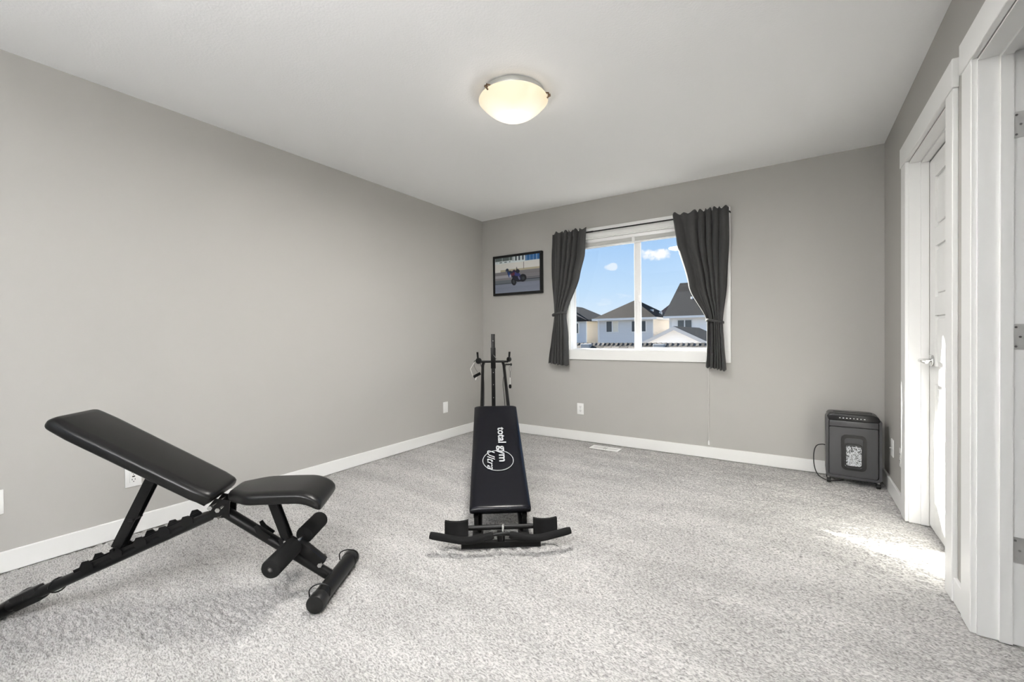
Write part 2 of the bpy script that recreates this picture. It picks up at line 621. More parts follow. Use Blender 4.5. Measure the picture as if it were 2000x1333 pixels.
# painted returns lining the opening
wpart('jamb_liner', m_trim, (WX0, WX0 + .010, 0, 0.085, WZ0, WZ1), (WX1 - .010, WX1, 0, 0.085, WZ0, WZ1),
      (WX0, WX1, 0, 0.085, WZ1 - .010, WZ1))
wpart('sill', m_trim, (WX0, WX1, -.004, 0.085, WZ0, WZ0 + .008))
# vinyl frame
FY0, FY1 = 0.060, 0.128
wpart('frame', m_vinyl, (WX0 + .002, WX0 + .012, FY0, FY1, WZ0 + .008, WZ1 - .01), (WX1 - .045, WX1 - .010, FY0, FY1, WZ0 + .008, WZ1 - .01),
      (WX0 + .012, WX1 - .045, FY0, FY1, WZ0 + .008, WZ0 + .012), (WX0 + .012, WX1 - .045, FY0, FY1, WZ1 - .060, WZ1 - .010))
# fixed left sash, sliding right sash
MX0, MX1 = 1.787, 1.852
wpart('meeting_stile', m_vinyl, (MX0, MX0 + .034, 0.072, 0.118, WZ0 + .012, WZ1 - .06))
wpart('meeting_stile', m_vinyl, (MX0 + .030, MX1, 0.062, 0.092, WZ0 + .012, WZ1 - .06))
s2 = wpart('sash', m_vinyl, (MX1, WX1 - .045, 0.064, 0.092, WZ0 + .012, WZ0 + .031), (MX1, WX1 - .045, 0.064, 0.092, WZ1 - .082, WZ1 - .06),
           (WX1 - .075, WX1 - .045, 0.064, 0.092, WZ0 + .031, WZ1 - .082))
s1 = wpart('sash', m_vinyl, (WX0 + .012, WX0 + .022, 0.098, 0.122, WZ0 + .012, WZ1 - .06),
           (WX0 + .022, MX0, 0.098, 0.122, WZ0 + .012, WZ0 + .017), (WX0 + .022, MX0, 0.098, 0.122, WZ1 - .082, WZ1 - .06))
B().box(WX0 + .02, MX0 + .004, 0.108, 0.112, WZ0 + .014, WZ1 - .07).build('pane', m_glass, win, False)
B().box(MX1 - .004, WX1 - .07, 0.076, 0.080, WZ0 + .028, WZ1 - .07).build('pane', m_glass, win, False)
B().box(MX0 + .040, MX0 + .062, 0.050, 0.063, 1.40, 1.46, bevel=.003).build('latch', m_vinyl, win)

# ------------------------------------------------------------------ doors on the right wall
CF = W - 0.018                     # casing face
def casing(parent, ya, yb, outer_a, outer_b):
    """ya > yb opening in y"""
    for (y0, y1) in ((ya, outer_a), (outer_b, yb)):
        B().box(CF, W, min(y0, y1), max(y0, y1), 0.0, 2.043, bevel=.002, seg=1).build('side_casing', m_trim, parent, False)
    B().box(CF - .004, W, outer_b - .012, outer_a + .012, 2.043, 2.155, bevel=.002, seg=1).build('head_casing', m_trim, parent, False)
def jamb(parent, ya, yb, stop0, stop1):
    b = B()
    t = .005
    b.box(W - .002, W + PT + .002, ya - t, ya, 0, DH).box(W - .002, W + PT + .002, yb, yb + t, 0, DH)
    b.box(W - .002, W + PT + .002, yb + t, ya - t, DH - t, DH)
    b.build('jamb', m_trim, parent, False)
    b = B()
    b.box(stop0, stop1, ya - t - .010, ya - t, 0, DH - t).box(stop0, stop1, yb + t, yb + t + .010, 0, DH - t).box(stop0, stop1, yb + t + .01, ya - t - .01, DH - t - .010, DH - t)
    b.build('door_stop', m_trim, parent, False)
def door_leaf(parent, L, T=0.035, hgt=2.015):
    """five-panel leaf in local coords: x along width, y thickness (0..T), z up"""
    st, rl = 0.115, 0.095
    pb = 0.012
    n = 5
    bot, top = 0.16, 0.11
    ph = (hgt - bot - top - rl * (n - 1)) / n
    leaf = B().box(0, L, pb, T - pb, 0.008, hgt).build('leaf_core', m_door, parent, False)
    b = B()
    b.box(0, st, 0, T, 0.008, hgt, bevel=.0015, seg=1).box(L - st, L, 0, T, 0.008, hgt, bevel=.0015, seg=1)
    zs = []
    z = bot
    b.box(st, L - st, 0, T, 0.008, bot)
    for i in range(n):
        zs.append((z, z + ph))
        z += ph
        b.box(st, L - st, 0, T, z, (z + rl) if i < n - 1 else hgt)
        z += rl
    b.build('stile_and_rail', m_door, parent, False)
    for (z0, z1) in zs:
        g = .022
        B().box(st + g, L - st - g, .004, T - .004, z0 + g, z1 - g, bevel=.004, seg=1).build('panel', m_door, parent, False)

d1 = thing('door_1', None, None, (0, 0, 0))
struct(d1, 'closed white panelled door with chrome lever')
casing(d1, D1a, D1b, -0.690, -1.680)
jamb(d1, D1a, D1b, 3.677, 3.710)
leaf1 = bpy.data.objects.new('leaf', None)
C.objects.link(leaf1)
leaf1.parent = d1
leaf1.location = (3.712, D1a - .007, 0)
leaf1.rotation_euler = (0, 0, -pi / 2)
door_leaf(leaf1, (D1a - D1b) - .014)
# lever handle on the latch side (far side)
hy, hz = D1a - 0.085, 0.925
hd = B()
hd.cyl((3.712, hy, hz), (3.700, hy, hz), 0.031, 28, bevel=.003)
hd.cyl((3.702, hy, hz), (3.662, hy, hz), 0.010, 16)
hd.tube([(3.666, hy + .010, hz), (3.660, hy - .01, hz), (3.659, hy - .05, hz - .001), (3.661, hy - .10, hz - .003), (3.664, hy - .118, hz - .004)], [.0095, .011, .010, .009, .007], 14)
hd.build('lever_handle', m_chrome, d1)

d2 = thing('door_2', None, None, (0, 0, 0))
struct(d2, 'white cased doorway with door standing open')
casing(d2, D2a, D2b, -1.792, D2b - .103)
jamb(d2, D2a, D2b, 3.681, 3.712)
leaf2 = bpy.data.objects.new('leaf', None)
C.objects.link(leaf2)
leaf2.parent = d2
leaf2.location = (W + PT + .014, D2a - .018, 0)
leaf2.rotation_euler = (0, 0, math.radians(3))
door_leaf(leaf2, 0.78)
for hz in (1.780, 1.060, 0.328):
    b = B()
    b.prism([(3.716, hz - .044), (3.745, hz - .044), (3.745, hz + .044), (3.716, hz + .044), (3.709, hz + .037), (3.709, hz - .037)], D2a - .0075, D2a - .004)
    b.cyl((3.752, D2a - .010, hz - .045), (3.752, D2a - .010, hz + .045), .006, 12)
    h = b.build('hinge', m_steel, d2, True, 25)
    for (dx, dz) in ((.012, .033), (.022, .0), (.012, -.033)):
        B().cyl((3.707 + dx, D2a - .0088, hz + dz), (3.707 + dx, D2a - .006, hz + dz), .0035, 10).build('screw', m_chrome, h)

# ------------------------------------------------------------------ blind, rod, curtains
bl = thing('window_blind', 'raised white window blind bundled under the window head', 'blind', (0, 0, 0))
B().box(WX0 + .014, WX1 - .014, 0.012, 0.052, 2.016, 2.050, bevel=.003).build('headrail', m_vinyl, bl)
b = B()
for k in range(7):
    z = 2.0145 - k * .0045
    b.box(WX0 + .018, WX1 - .018, 0.014, 0.050, z - .0036, z, bevel=.001, seg=1)
b.build('slat_stack', mat('blind_slat', (0.72, 0.72, 0.70), .5), bl)
B().box(WX0 + .018, WX1 - .018, 0.016, 0.048, 1.968, 1.982, bevel=.003).build('bottom_rail', m_vinyl, bl)
for x_ in (1.80, 2.30):
    B().box(x_ - .014, x_ + .014, 0.008, 0.013, 1.972, 2.022, bevel=.001).build('bracket_clip', m_vinyl, bl)
cord = B()
cord.tube([(2.452, -.006, 2.01), (2.456, -.026, 1.7), (2.460, -.026, 1.0), (2.460, -.012, .80), (2.460, -.010, .15)], .0022, 8)
cord.build('pull_cord', mat('cord_white', (0.62, 0.61, 0.59), .7), bl)
B().tube([(2.46, -.010, .155), (2.46, -.010, .14), (2.46, -.010, .115)], [.003, .007, .008], 12).build('cord_tassel', m_plate, bl)

rod = thing('curtain_rod', 'slim black curtain rod spanning the window head', 'curtain rod', (0, 0, 0))
RODZ, RODY = 2.110, -0.060
B().tube([(0.985, RODY, RODZ), (1.78, RODY, RODZ - .001), (2.625, RODY, RODZ)], .0065, 12).build('rod', m_blackp, rod)
B().tube([(0.985, RODY, RODZ), (1.42, RODY, RODZ)], .0085, 12).build('outer_rod', m_blackp, rod)
for x_ in (0.985, 2.625):
    B().tube([(x_, RODY, RODZ), (x_ + (-.012 if x_ < 2 else .008), RODY + .02, RODZ), (x_ + (-.012 if x_ < 2 else .008), -.001, RODZ)], .0065, 10).build('bracket', m_blackp, rod)

def interp(tab, v):
    for (a, pa), (c, pc) in zip(tab[:-1], tab[1:]):
        if v >= c:
            t = (v - a) / (c - a)
            t = t * t * (3 - 2 * t) * .5 + t * .5
            return pa + (pc - pa) * t
    return tab[-1][1]

def curtain(label, left, right, ztie, zbot_l, zbot_r, nf, seed):
    """left/right: edge x by height (descending z)"""
    t = thing('curtain', label, 'curtain', (0, 0, 0), 0, 'charcoal curtains at the window')
    r = random.Random(seed)
    NU, NV = 150, 90
    ztop = 2.147
    ph = [r.uniform(-.35, .35) for _ in range(nf + 2)]
    bm = bmesh.new()
    grid = []
    for j in range(NV + 1):
        v = j / NV
        row = []
        for i in range(NU + 1):
            u = i / NU
            zb = zbot_l + (zbot_r - zbot_l) * u + .006 * math.sin(u * nf * 2.1 * pi)
            z = ztop + (zb - ztop) * v
            xl, xr = interp(left, z), interp(right, z)
            k = u * nf
            f = int(min(k, nf - 1))
            a = 2 * pi * (k + ph[f] * (1 - (k - f)) * 0 + .42 * math.sin(k * 1.15 + seed) + .10 * math.sin(6 * z + k))
            # fold depth: shallow at the rod pocket, deeper below, tight at the tie
            dt = abs(z - ztie)
            tight = math.exp(-(dt / .10) ** 2)
            top = max(0, min(1, (z - 1.95) / .15))
            amp = (.026 + .010 * math.sin(1.9 * k + seed)) * (1 - top) + .013 * top
            amp = amp * (1 - .35 * tight)
            s_ = math.sin(a)
            sharp = math.copysign(abs(s_) ** .8, s_)
            w = xr - xl
            xx = xl + w * u + .25 * (w / nf) * math.cos(a) * .5 * (0.6 + .4 * (1 - top))
            bulge = .020 * math.sin(pi * u) * (tight + .5 * max(0, min(1, (ztie - z) / .2)))
            yy = RODY - .020 + sharp * amp - bulge + .006 * math.sin(5 * z + 7 * u)
            if z > RODZ - .014:                # rod pocket and ruffled heading
                q = (z - (RODZ - .014)) / (ztop - RODZ + .014)
                yy = RODY - .0250 + sharp * (.010 + .004 * q)
                if q > .55:
                    z += .011 * math.sin(a * 1.5 + seed) * (q - .55) / .45 - .004 * q * math.cos(a * .7)
            row.append(bm.verts.new((xx, min(yy, -.022), z)))
        grid.append(row)
    for j in range(NV):
        for i in range(NU):
            bm.faces.new((grid[j][i], grid[j + 1][i], grid[j + 1][i + 1], grid[j][i + 1]))
    bb = B()
    bb.bm.free()
    bb.bm = bm
    o = bb.build('fabric', m_cloth, t, True, 80, False)
    md = o.modifiers.new('cloth_thickness', 'SOLIDIFY')
    md.thickness = .0025
    # tie band
    xl, xr = interp(left, ztie), interp(right, ztie)
    cx, rx = (xl + xr) / 2, (xr - xl) / 2 + .010
    pts = []
    for k in range(36):
        a = 2 * pi * k / 36
        pts.append((cx + rx * math.cos(a), RODY - .020 + .050 * math.sin(a) * (1 if math.sin(a) < 0 else .75), ztie + .012 * math.cos(a) * (1 if cx < 2 else -1) - .004 * math.sin(a)))
    B().tube(pts, .011, 8, closed=True, sx=.35, up=(0, 0, 1)).build('tieback', m_cloth, t)
    return t
curtain('charcoal curtain tied back beside the framed picture',
        [(2.2, .975), (1.9, .962), (1.6, .958), (1.30, .982), (1.05, .950), (.76, .918)],
        [(2.2, 1.356), (1.9, 1.330), (1.68, 1.275), (1.30, 1.118), (1.05, 1.138), (.76, 1.146)],
        1.305, .790, .775, 5, 3)
curtain('charcoal curtain tied back on the window side nearest the shredder',
        [(2.2, 2.184), (1.9, 2.212), (1.5, 2.315), (1.19, 2.462), (1.0, 2.460), (.76, 2.446)],
        [(2.2, 2.634), (1.9, 2.630), (1.5, 2.616), (1.19, 2.580), (1.0, 2.590), (.76, 2.606)],
        1.190, .800, .772, 6, 8)

# ------------------------------------------------------------------ ceiling light
LX, LY = 1.778, -2.043
lamp = thing('ceiling_light', 'round flush ceiling light with frosted glass bowl, switched on', 'ceiling light', (LX, LY, H))
B().lathe([(0, 0), (.155, 0), (.172, -.006), (.176, -.022), (.172, -.034), (.15, -.034), (0, -.034)], 56).build('canopy', mat('lamp_canopy', (.55, .56, .55), .35, metal=.6), lamp)
def bowl_mat():
    m = bpy.data.materials.new('lit_frosted_glass')
    m.use_nodes = True
    t = m.node_tree
    b_ = t.nodes['Principled BSDF']
    b_.inputs['Base Color'].default_value = (.42, .39, .34, 1)
    b_.inputs['Roughness'].default_value = .25
    tc = t.nodes.new('ShaderNodeTexCoord')
    # the two bulbs behind the glass make two hotter spots
    outs = []
    for p in ((.045, .03, -.10), (-.05, -.03, -.10)):
        vm = t.nodes.new('ShaderNodeVectorMath')
        vm.operation = 'DISTANCE'
        vm.inputs[1].default_value = p
        t.links.new(tc.outputs['Object'], vm.inputs[0])
        outs.append(vm.outputs['Value'])
    mn = t.nodes.new('ShaderNodeMath')
    mn.operation = 'MINIMUM'
    t.links.new(outs[0], mn.inputs[0])
    t.links.new(outs[1], mn.inputs[1])
    r = t.nodes.new('ShaderNodeValToRGB')
    r.color_ramp.elements[0].position = .02
    r.color_ramp.elements[0].color = (1.0, .97, .88, 1)
    r.color_ramp.elements[1].position = .135
    r.color_ramp.elements[1].color = (.86, .70, .46, 1)
    t.links.new(mn.outputs[0], r.inputs[0])
    t.links.new(r.outputs[0], b_.inputs['Emission Color'])
    b_.inputs['Emission Strength'].default_value = .40
    return m
prof = []
for k in range(15):
    q = 1 - k / 14
    prof.append((.193 * q, -.048 - .104 * (1 - q ** 2.15)))
prof = [(.176, -.040), (.189, -.041)] + prof[:-1] + [(0, -.152)]
B().lathe(prof, 64).build('glass_bowl', bowl_mat(), lamp)
for a in (18, 138, 258):
    aa = math.radians(a)
    c_ = Vector((math.cos(aa), math.sin(aa), 0))
    b = B()
    b.tube([c_ * .174 + Vector((0, 0, -.028)), c_ * .198 + Vector((0, 0, -.032)), c_ * .200 + Vector((0, 0, -.052)), c_ * .190 + Vector((0, 0, -.058))], .0045, 10)
    b.cyl(c_ * .196 + Vector((0, 0, -.046)), c_ * .210 + Vector((0, 0, -.046)), .007, 12)
    b.build('clip', m_bronze, lamp)
pl = bpy.data.lights.new('ceiling_light_bulb', 'AREA')
pl.shape = 'DISK'
pl.size = .34
pl.energy = LAMP_WATTS
pl.color = (1.0, .97, .92)
plo = bpy.data.objects.new('ceiling_light_bulb', pl)
C.objects.link(plo)
plo.location = (LX, LY, H - .160)
pg = bpy.data.lights.new('ceiling_light_glow', 'POINT')       # the lit bowl's glow on the ceiling
pg.energy = 0.45
pg.color = (1.0, .95, .87)
pg.shadow_soft_size = .03
pgo = bpy.data.objects.new('ceiling_light_glow', pg)
C.objects.link(pgo)
pgo.location = (LX, LY, H - .23)

# ------------------------------------------------------------------ framed picture
PX0, PX1, PZ0, PZ1 = 0.180, 0.824, 1.545, 1.997
pic = thing('framed_picture', 'black framed photograph of a motorcycle racer leaning through a bend', 'picture', (0, 0, 0))
fwid = .026
b = B()
b.box(PX0, PX1, -.040, -.001, PZ0, PZ0 + fwid, bevel=.002).box(PX0, PX1, -.040, -.001, PZ1 - fwid, PZ1, bevel=.002)
b.box(PX0, PX0 + fwid, -.040, -.001, PZ0 + fwid, PZ1 - fwid, bevel=.002).box(PX1 - fwid, PX1, -.040, -.001, PZ0 + fwid, PZ1 - fwid, bevel=.002)
b.build('frame', m_blackp, pic)
def print_mesh():
    NX, NZ = 190, 130
    u = (np.arange(NX) + .5) / NX
    v = (np.arange(NZ) + .5) / NZ            # 0 bottom .. 1 top
    U, V = np.meshgrid(u, v)
    col = np.zeros((NZ, NX, 3))
    r_ = np.random.default_rng(4)
    def sm(n):
        return np.convolve(r_.standard_normal(n + 20), np.ones(9) / 9, 'same')[10:-10]
    def fill(mask, c):
        col[mask] = c
    def s(*c):
        c = np.array(c) / 255.0
        return np.where(c <= .04045, c / 12.92, ((c + .055) / 1.055) ** 2.4)
    fill(V < 2, s(118, 122, 132))
    fill(V < .28, s(120, 126, 142))
    streak = (.5 + .28 * sm(NZ))[:, None]
    fill((V > .28) & (V < .36), s(98, 104, 112))
    fill((V > .36) & (V < .60), s(120, 118, 122))
    fill((V > .42) & (V < .50) & (U < .36), s(150, 150, 155))
    col *= np.where((V < .6)[..., None], (.75 + .5 * np.clip(streak, 0, 1))[..., None], 1)
    fill((V > .335) & (V < .36) & (U > .55), s(45, 52, 62))
    fill((V > .385) & (V < .40) & (U > .6), s(70, 78, 88))
    fill((V > .25) & (V < .28) & (U < .5), s(70, 82, 88))
    fill((V > .60) & (V < .655), s(168, 160, 138))
    fill((V > .655) & (V < .83), s(205, 204, 200))
    fill((V > .595) & (V < .66) & (U < .13), s(205, 204, 200))
    fill(V >= .83, s(200, 210, 212))
    fill((V > .90) & (U < .40), s(88, 98, 98))
    fill((V > .90) & (U < .40) & ((U * 6) % 1 < .06), s(170, 180, 180))
    fill((V > .855) & (V < .875) & (U > .05) & (U < .36) & ((U * 9) % 1 < .5), s(70, 78, 80))
    fill((V > .88) & (U > .41) & (U < .68) & ((U * 13) % 1 < .55), s(80, 90, 98))
    fill((V > .845) & (U > .69), s(52, 98, 150))
    fill((V > .845) & (U > .69) & ((U * 14) % 1 < .08), s(170, 195, 215))
    fill((U > .645) & (U < .66) & (V > .64) & (V < .82), s(60, 64, 66))
    def ell(cx, cz, rx, rz, c, ang=0.0):
        ca, sa = math.cos(ang), math.sin(ang)
        dx, dz = (U - cx) * 1.42, V - cz
        X = (dx * ca + dz * sa) / rx
        Z = (-dx * sa + dz * ca) / rz
        fill(X * X + Z * Z < 1, s(*c))
    dark = (26, 28, 32)
    ell(.63, .385, .115, .105, dark)
    ell(.54, .36, .14, .07, dark, -.1)             # rear wheel
    ell(.64, .375, .045, .045, (56, 58, 62))
    ell(.43, .30, .075, .105, dark, .3)          # front wheel
    ell(.43, .30, .035, .055, (58, 60, 66), .3)
    ell(.50, .42, .17, .085, (34, 38, 52), -.35) # fairing
    ell(.50, .50, .12, .05, (58, 62, 118), -.3)
    ell(.41, .52, .065, .055, (96, 46, 62))
    ell(.36, .57, .075, .040, (40, 46, 62), -.25)
    ell(.315, .545, .035, .075, (34, 44, 70), .3)
    ell(.33, .50, .035, .085, (40, 66, 120), .25)
    ell(.35, .46, .022, .04, (170, 180, 205))
    ell(.52, .58, .065, .055, (38, 40, 48), -.3) # rider
    ell(.44, .59, .05, .04, (48, 38, 62))
    ell(.285, .63, .050, .052, (36, 48, 66))       # helmet
    ell(.275, .60, .02, .02, (90, 104, 128))
    ell(.50, .655, .012, .05, dark, .1)
    ell(.55, .39, .024, .06, (104, 106, 136), .5)
    # light smoothing of edges
    for _ in range(1):
        c2 = col.copy()
        c2[1:-1, 1:-1] = (col[1:-1, 1:-1] * 2 + col[:-2, 1:-1] + col[2:, 1:-1] + col[1:-1, :-2] + col[1:-1, 2:]) / 6
        col = c2
    x0, x1, z0, z1 = PX0 + fwid - .002, PX1 - fwid + .002, PZ0 + fwid - .002, PZ1 - fwid + .002
    gx = np.linspace(x0, x1, NX + 1)
    gz = np.linspace(z0, z1, NZ + 1)
    GX, GZ = np.meshgrid(gx, gz)
    co = np.stack([GX, np.full_like(GX, -.033), GZ], -1).reshape(-1, 3)
    idx = np.arange((NX + 1) * (NZ + 1)).reshape(NZ + 1, NX + 1)
    q = np.stack([idx[:-1, :-1], idx[:-1, 1:], idx[1:, 1:], idx[1:, :-1]], -1).reshape(-1, 4)
    me = bpy.data.meshes.new('print')
    me.from_pydata(co.tolist(), [], q.tolist())
    at = me.color_attributes.new('ink', 'FLOAT_COLOR', 'CORNER')
    cc = np.concatenate([col, np.ones((NZ, NX, 1))], -1).reshape(-1, 4)
    at.data.foreach_set('color', np.repeat(cc, 4, axis=0).ravel().astype(np.float32))
    m = bpy.data.materials.new('photo_print')
    m.use_nodes = True
    t = m.node_tree
    b_ = t.nodes['Principled BSDF']
    b_.inputs['Roughness'].default_value = .35
    b_.inputs['Specular IOR Level'].default_value = .3
    a = t.nodes.new('ShaderNodeAttribute')
    a.attribute_name = 'ink'
    t.links.new(a.outputs['Color'], b_.inputs['Base Color'])
    link('print', me, m, pic, False)
    B().box(x0, x1, -.0315, -.004, z0, z1).build('backing_board', m_blackp, pic, False)
print_mesh()

# ------------------------------------------------------------------ wall plates, floor register
def plate(name, label, cat, loc, rotz, kind):
    """plate in local coords: x across, z up, front faces local -y"""
    t = thing(name, label, cat, loc, rotz)
    w_, h_ = .072, .115
    B().box(-w_ / 2, w_ / 2, -.006, -.0005, -h_ / 2, h_ / 2, bevel=.0022).build('cover_plate', m_plate, t)
    if kind in ('duplex', 'gfci'):
        if kind == 'gfci':
            B().box(-.017, .017, -.0085, -.004, -.034, .034, bevel=.0012).build('insert', m_plate, t)
            B().box(-.006, .006, -.0098, -.008, -.0035, .0035).build('test_button', m_slot, t)
        for sz in (-.020, .020):
            if kind == 'duplex':
                B().cyl((0, -.0045, sz), (0, -.0085, sz), .0165, 24, bevel=.001).build('receptacle', m_plate, t)
            b = B()
            for sx in (-.0065, .0065):
                b.box(sx - .0012, sx + .0012, -.0095, -.0083, sz - .001, sz + .008)
            b.cyl((0, -.0083, sz - .008), (0, -.0095, sz - .008), .0025, 10)
            b.build('slot', m_slot, t, False)
        if kind == 'duplex':
            B().cyl((0, -.0055, 0), (0, -.0075, 0), .003, 10).build('screw', m_steel, t)
    elif kind == 'blank':
        for sz in (-.042, .042):
            B().cyl((0, -.0055, sz), (0, -.0072, sz), .003, 10).build('screw', m_plate, t)
    elif kind == 'coax':
        b = B()
        b.cyl((0, -.005, 0), (0, -.008, 0), .008, 6)
        b.cyl((0, -.008, 0), (0, -.019, 0), .0045, 14)
        b.build('coax_jack', m_steel, t)
    return t
plate('wall_outlet', 'white duplex outlet on the wall beneath the window', 'outlet', (1.245, 0, .326), 0, 'duplex')
plate('wall_plate', 'blank white cover plate on the long wall behind the exercise machine', 'wall plate', (0, -.674, .335), pi / 2, 'blank')
plate('wall_outlet', 'white square-faced outlet on the long wall behind the weight bench', 'outlet', (0, -3.242, .318), pi / 2, 'gfci')
plate('wall_plate', 'blank white cover plate low on the long wall beyond the bench backrest', 'wall plate', (0, -3.748, .330), pi / 2, 'blank')
plate('cable_plate', 'white cable jack plate on the wall beside the shredder', 'wall plate', (W, -.320, .315), -pi / 2, 'coax')
plate('wall_outlet', 'white duplex outlet next to the closed door casing', 'outlet', (W, -.600, .315), -pi / 2, 'duplex')

reg = thing('floor_register', 'white slotted floor vent set in the carpet by the baseboard', 'vent', (1.581, -.185, 0))
b = B()
b.box(-.142, .142, -.060, -.042, .0005, .0065, bevel=.002).box(-.142, .142, .042, .060, .0005, .0065, bevel=.002)
b.box(-.142, -.118, -.042, .042, .0005, .0065, bevel=.002).box(.118, .142, -.042, .042, .0005, .0065, bevel=.002)
b.box(-.005, .005, -.042, .042, .0005, .006)
b.build('frame', m_plate, reg)
for k in range(18):
    x_ = -.112 + k * .0131
    if abs(x_) > .009:
        B().box(x_ - .0038, x_ + .0038, -.042, .042, .001, .0055).build('louver', m_plate, reg, False)
B().box(-.12, .12, -.044, .044, -.004, .0008).build('duct_opening', m_slot, reg, False)

# ------------------------------------------------------------------ paper shredder
sh = thing('paper_shredder', 'grey and black paper shredder with clear bin window in the corner', 'shredder', (3.430, -.215, 0), math.radians(-1))
SW, SD, S0, S1 = .312, .190, .047, .505
def rrect(x0, x1, z0, z1, r, n=6):
    pts = []
    for (cx, cz, a0) in ((x1 - r, z1 - r, 0), (x0 + r, z1 - r, 90), (x0 + r, z0 + r, 180), (x1 - r, z0 + r, 270)):
        for k in range(n + 1):
            a = math.radians(a0 + 90 * k / n)
            pts.append((cx + r * math.cos(a), cz + r * math.sin(a)))
    return pts
def frame_ring(outer, inner, y0, y1):
    b = B()
    n = len(outer)
    vo0 = [b.bm.verts.new((p[0], y0, p[1])) for p in outer]
    vi0 = [b.bm.verts.new((p[0], y0, p[1])) for p in inner]
    vo1 = [b.bm.verts.new((p[0], y1, p[1])) for p in outer]
    vi1 = [b.bm.verts.new((p[0], y1, p[1])) for p in inner]
    for i in range(n):
        j = (i + 1) % n
        b.bm.faces.new((vo0[i], vo0[j], vi0[j], vi0[i]))
        b.bm.faces.new((vo1[i], vi1[i], vi1[j], vo1[j]))
        b.bm.faces.new((vo0[i], vo1[i], vo1[j], vo0[j]))
        b.bm.faces.new((vi0[i], vi0[j], vi1[j], vi1[i]))
    return b
hx = SW / 2
# cabinet: rounded shell, front face at y = -.025
frame_ring(rrect(-hx, hx, S0, S1 - .02, .028), rrect(-hx + .016, hx - .016, S0 + .018, S1 - .045, .016), -.030, SD - .04).build('cabinet', m_shred, sh, True, 40)
B().box(-hx + .012, hx - .012, .0, SD - .045, S0 + .012, S1 - .03).build('cabinet_core', m_shredb, sh, False)
# cutter head on top
b = B()
b.prism([(-hx + .018, .456), (hx - .018, .456), (hx - .008, .468), (hx - .018, .494), (hx - .05, .507), (-hx + .05, .507), (-hx + .02, .504), (-hx + .006, .486)], -.034, SD - .042, bevel=.006)
head = b.build('cutter_head', m_shredb, sh)
b = B()
b.prism([(-hx + .020, .415), (hx - .020, .415), (hx - .022, .457), (-hx + .022, .457)], -.034, -.02, bevel=.003)
b.build('head_fascia', m_shred, sh)
B().box(-.11, .11, .05, .066, .5055, .509).build('feed_slot', m_slot, sh, False)
for k in range(8):
    x_ = -.075 + k * .0195
    B().box(x_ - .0045, x_ + .0045, -.0365, -.030, .4745, .4800, bevel=.001, seg=1).build('indicator_light', mat('indicator_white', (.7, .7, .7), .4), sh, False)
# pull-out bin front with raised grip ring and window
bf = frame_ring(rrect(-hx + .020, hx - .022, S0 + .021, .411, .014), rrect(-.049, .055, .128, .338, .022), -.031, -.020).build('bin_front', m_shred, sh, True, 40)
g = frame_ring(rrect(-.068, .072, .112, .360, .030), rrect(-.050, .056, .127, .340, .022), -.038, -.026).build('grip_ring', m_shredb, sh, True, 40)
B().prism(rrect(-.052, .058, .126, .341, .022), -.022, -.016).build('grip_recess', m_shred, sh)
frame_ring(rrect(-.046, .052, .134, .300, .020), rrect(-.040, .046, .141, .292, .016), -.030, -.014).build('window_rim', m_shredb, sh, True, 40)
def shreds_mat():
    m = mat('paper_shreds', (.66, .66, .68), .8)
    t = m.node_tree
    b_ = t.nodes['Principled BSDF']
    tc = t.nodes.new('ShaderNodeTexCoord')
    n = t.nodes.new('ShaderNodeTexVoronoi')
    n.inputs['Scale'].default_value = 170
    t.links.new(tc.outputs['Object'], n.inputs['Vector'])
    r = t.nodes.new('ShaderNodeValToRGB')
    r.color_ramp.elements[0].position = .12
    r.color_ramp.elements[0].color = (.70, .70, .74, 1)
    r.color_ramp.elements[1].position = .42
    r.color_ramp.elements[1].color = (.86, .86, .89, 1)
    t.links.new(n.outputs['Color'], r.inputs[0])
    t.links.new(r.outputs[0], b_.inputs['Base Color'])
    return m
b = B()
r_ = random.Random(5)
for k in range(700):
    x_ = r_.uniform(-.040, .046)
    z_ = .139 + (r_.random() ** 1.2) * .140
    y_ = -.0225 + r_.uniform(-.0008, .002)
    l_ = r_.uniform(.004, .009)
    a = r_.uniform(0, pi)
    d_ = Vector((math.cos(a), r_.uniform(-.25, .25), math.sin(a))) * l_
    p_ = Vector((x_, y_, z_))
    b.obox(p_ - d_, p_ + d_, .0022, .0006, up=(0, 1, 0))
tag(b.build('paper_shreds', shreds_mat(), sh, False), 'white cross-cut paper shreds behind the bin window', kind='stuff')
B().prism(rrect(-.044, .050, .136, .298, .018), -.0205, -.0190).build('shred_backing', mat('bin_inside', (.66, .66, .70), .8), sh, False)
B().prism(rrect(-.043, .049, .137, .296, .017), -.0270, -.0255).build('bin_window', m_glass, sh, False)
for (x_, y_) in ((-hx + .018, .0), (hx - .018, .0), (-hx + .018, SD - .06), (hx - .018, SD - .06)):
    f = B().cyl((x_, y_, .030), (x_, y_, S0 + .004), .008, 12).build('caster_stem', m_steel, sh)
    b = B()
    b.cyl((x_ - .012, y_ - .006, .0165), (x_ + .012, y_ - .006, .0165), .0165, 20, bevel=.003)
    b.box(x_ - .010, x_ + .010, y_ - .014, y_ + .012, .020, .034, bevel=.003)
    b.build('caster', m_blackp, f)
pc = [(-hx + .01, .09, .245), (-hx - .02, .085, .25), (-hx - .055, .07, .235), (-hx - .070, .05, .18), (-hx - .068, .03, .10), (-hx - .050, .01, .045), (-hx - .015, .0, .018), (-hx + .03, .01, .006), (-.05, .08, .005)]
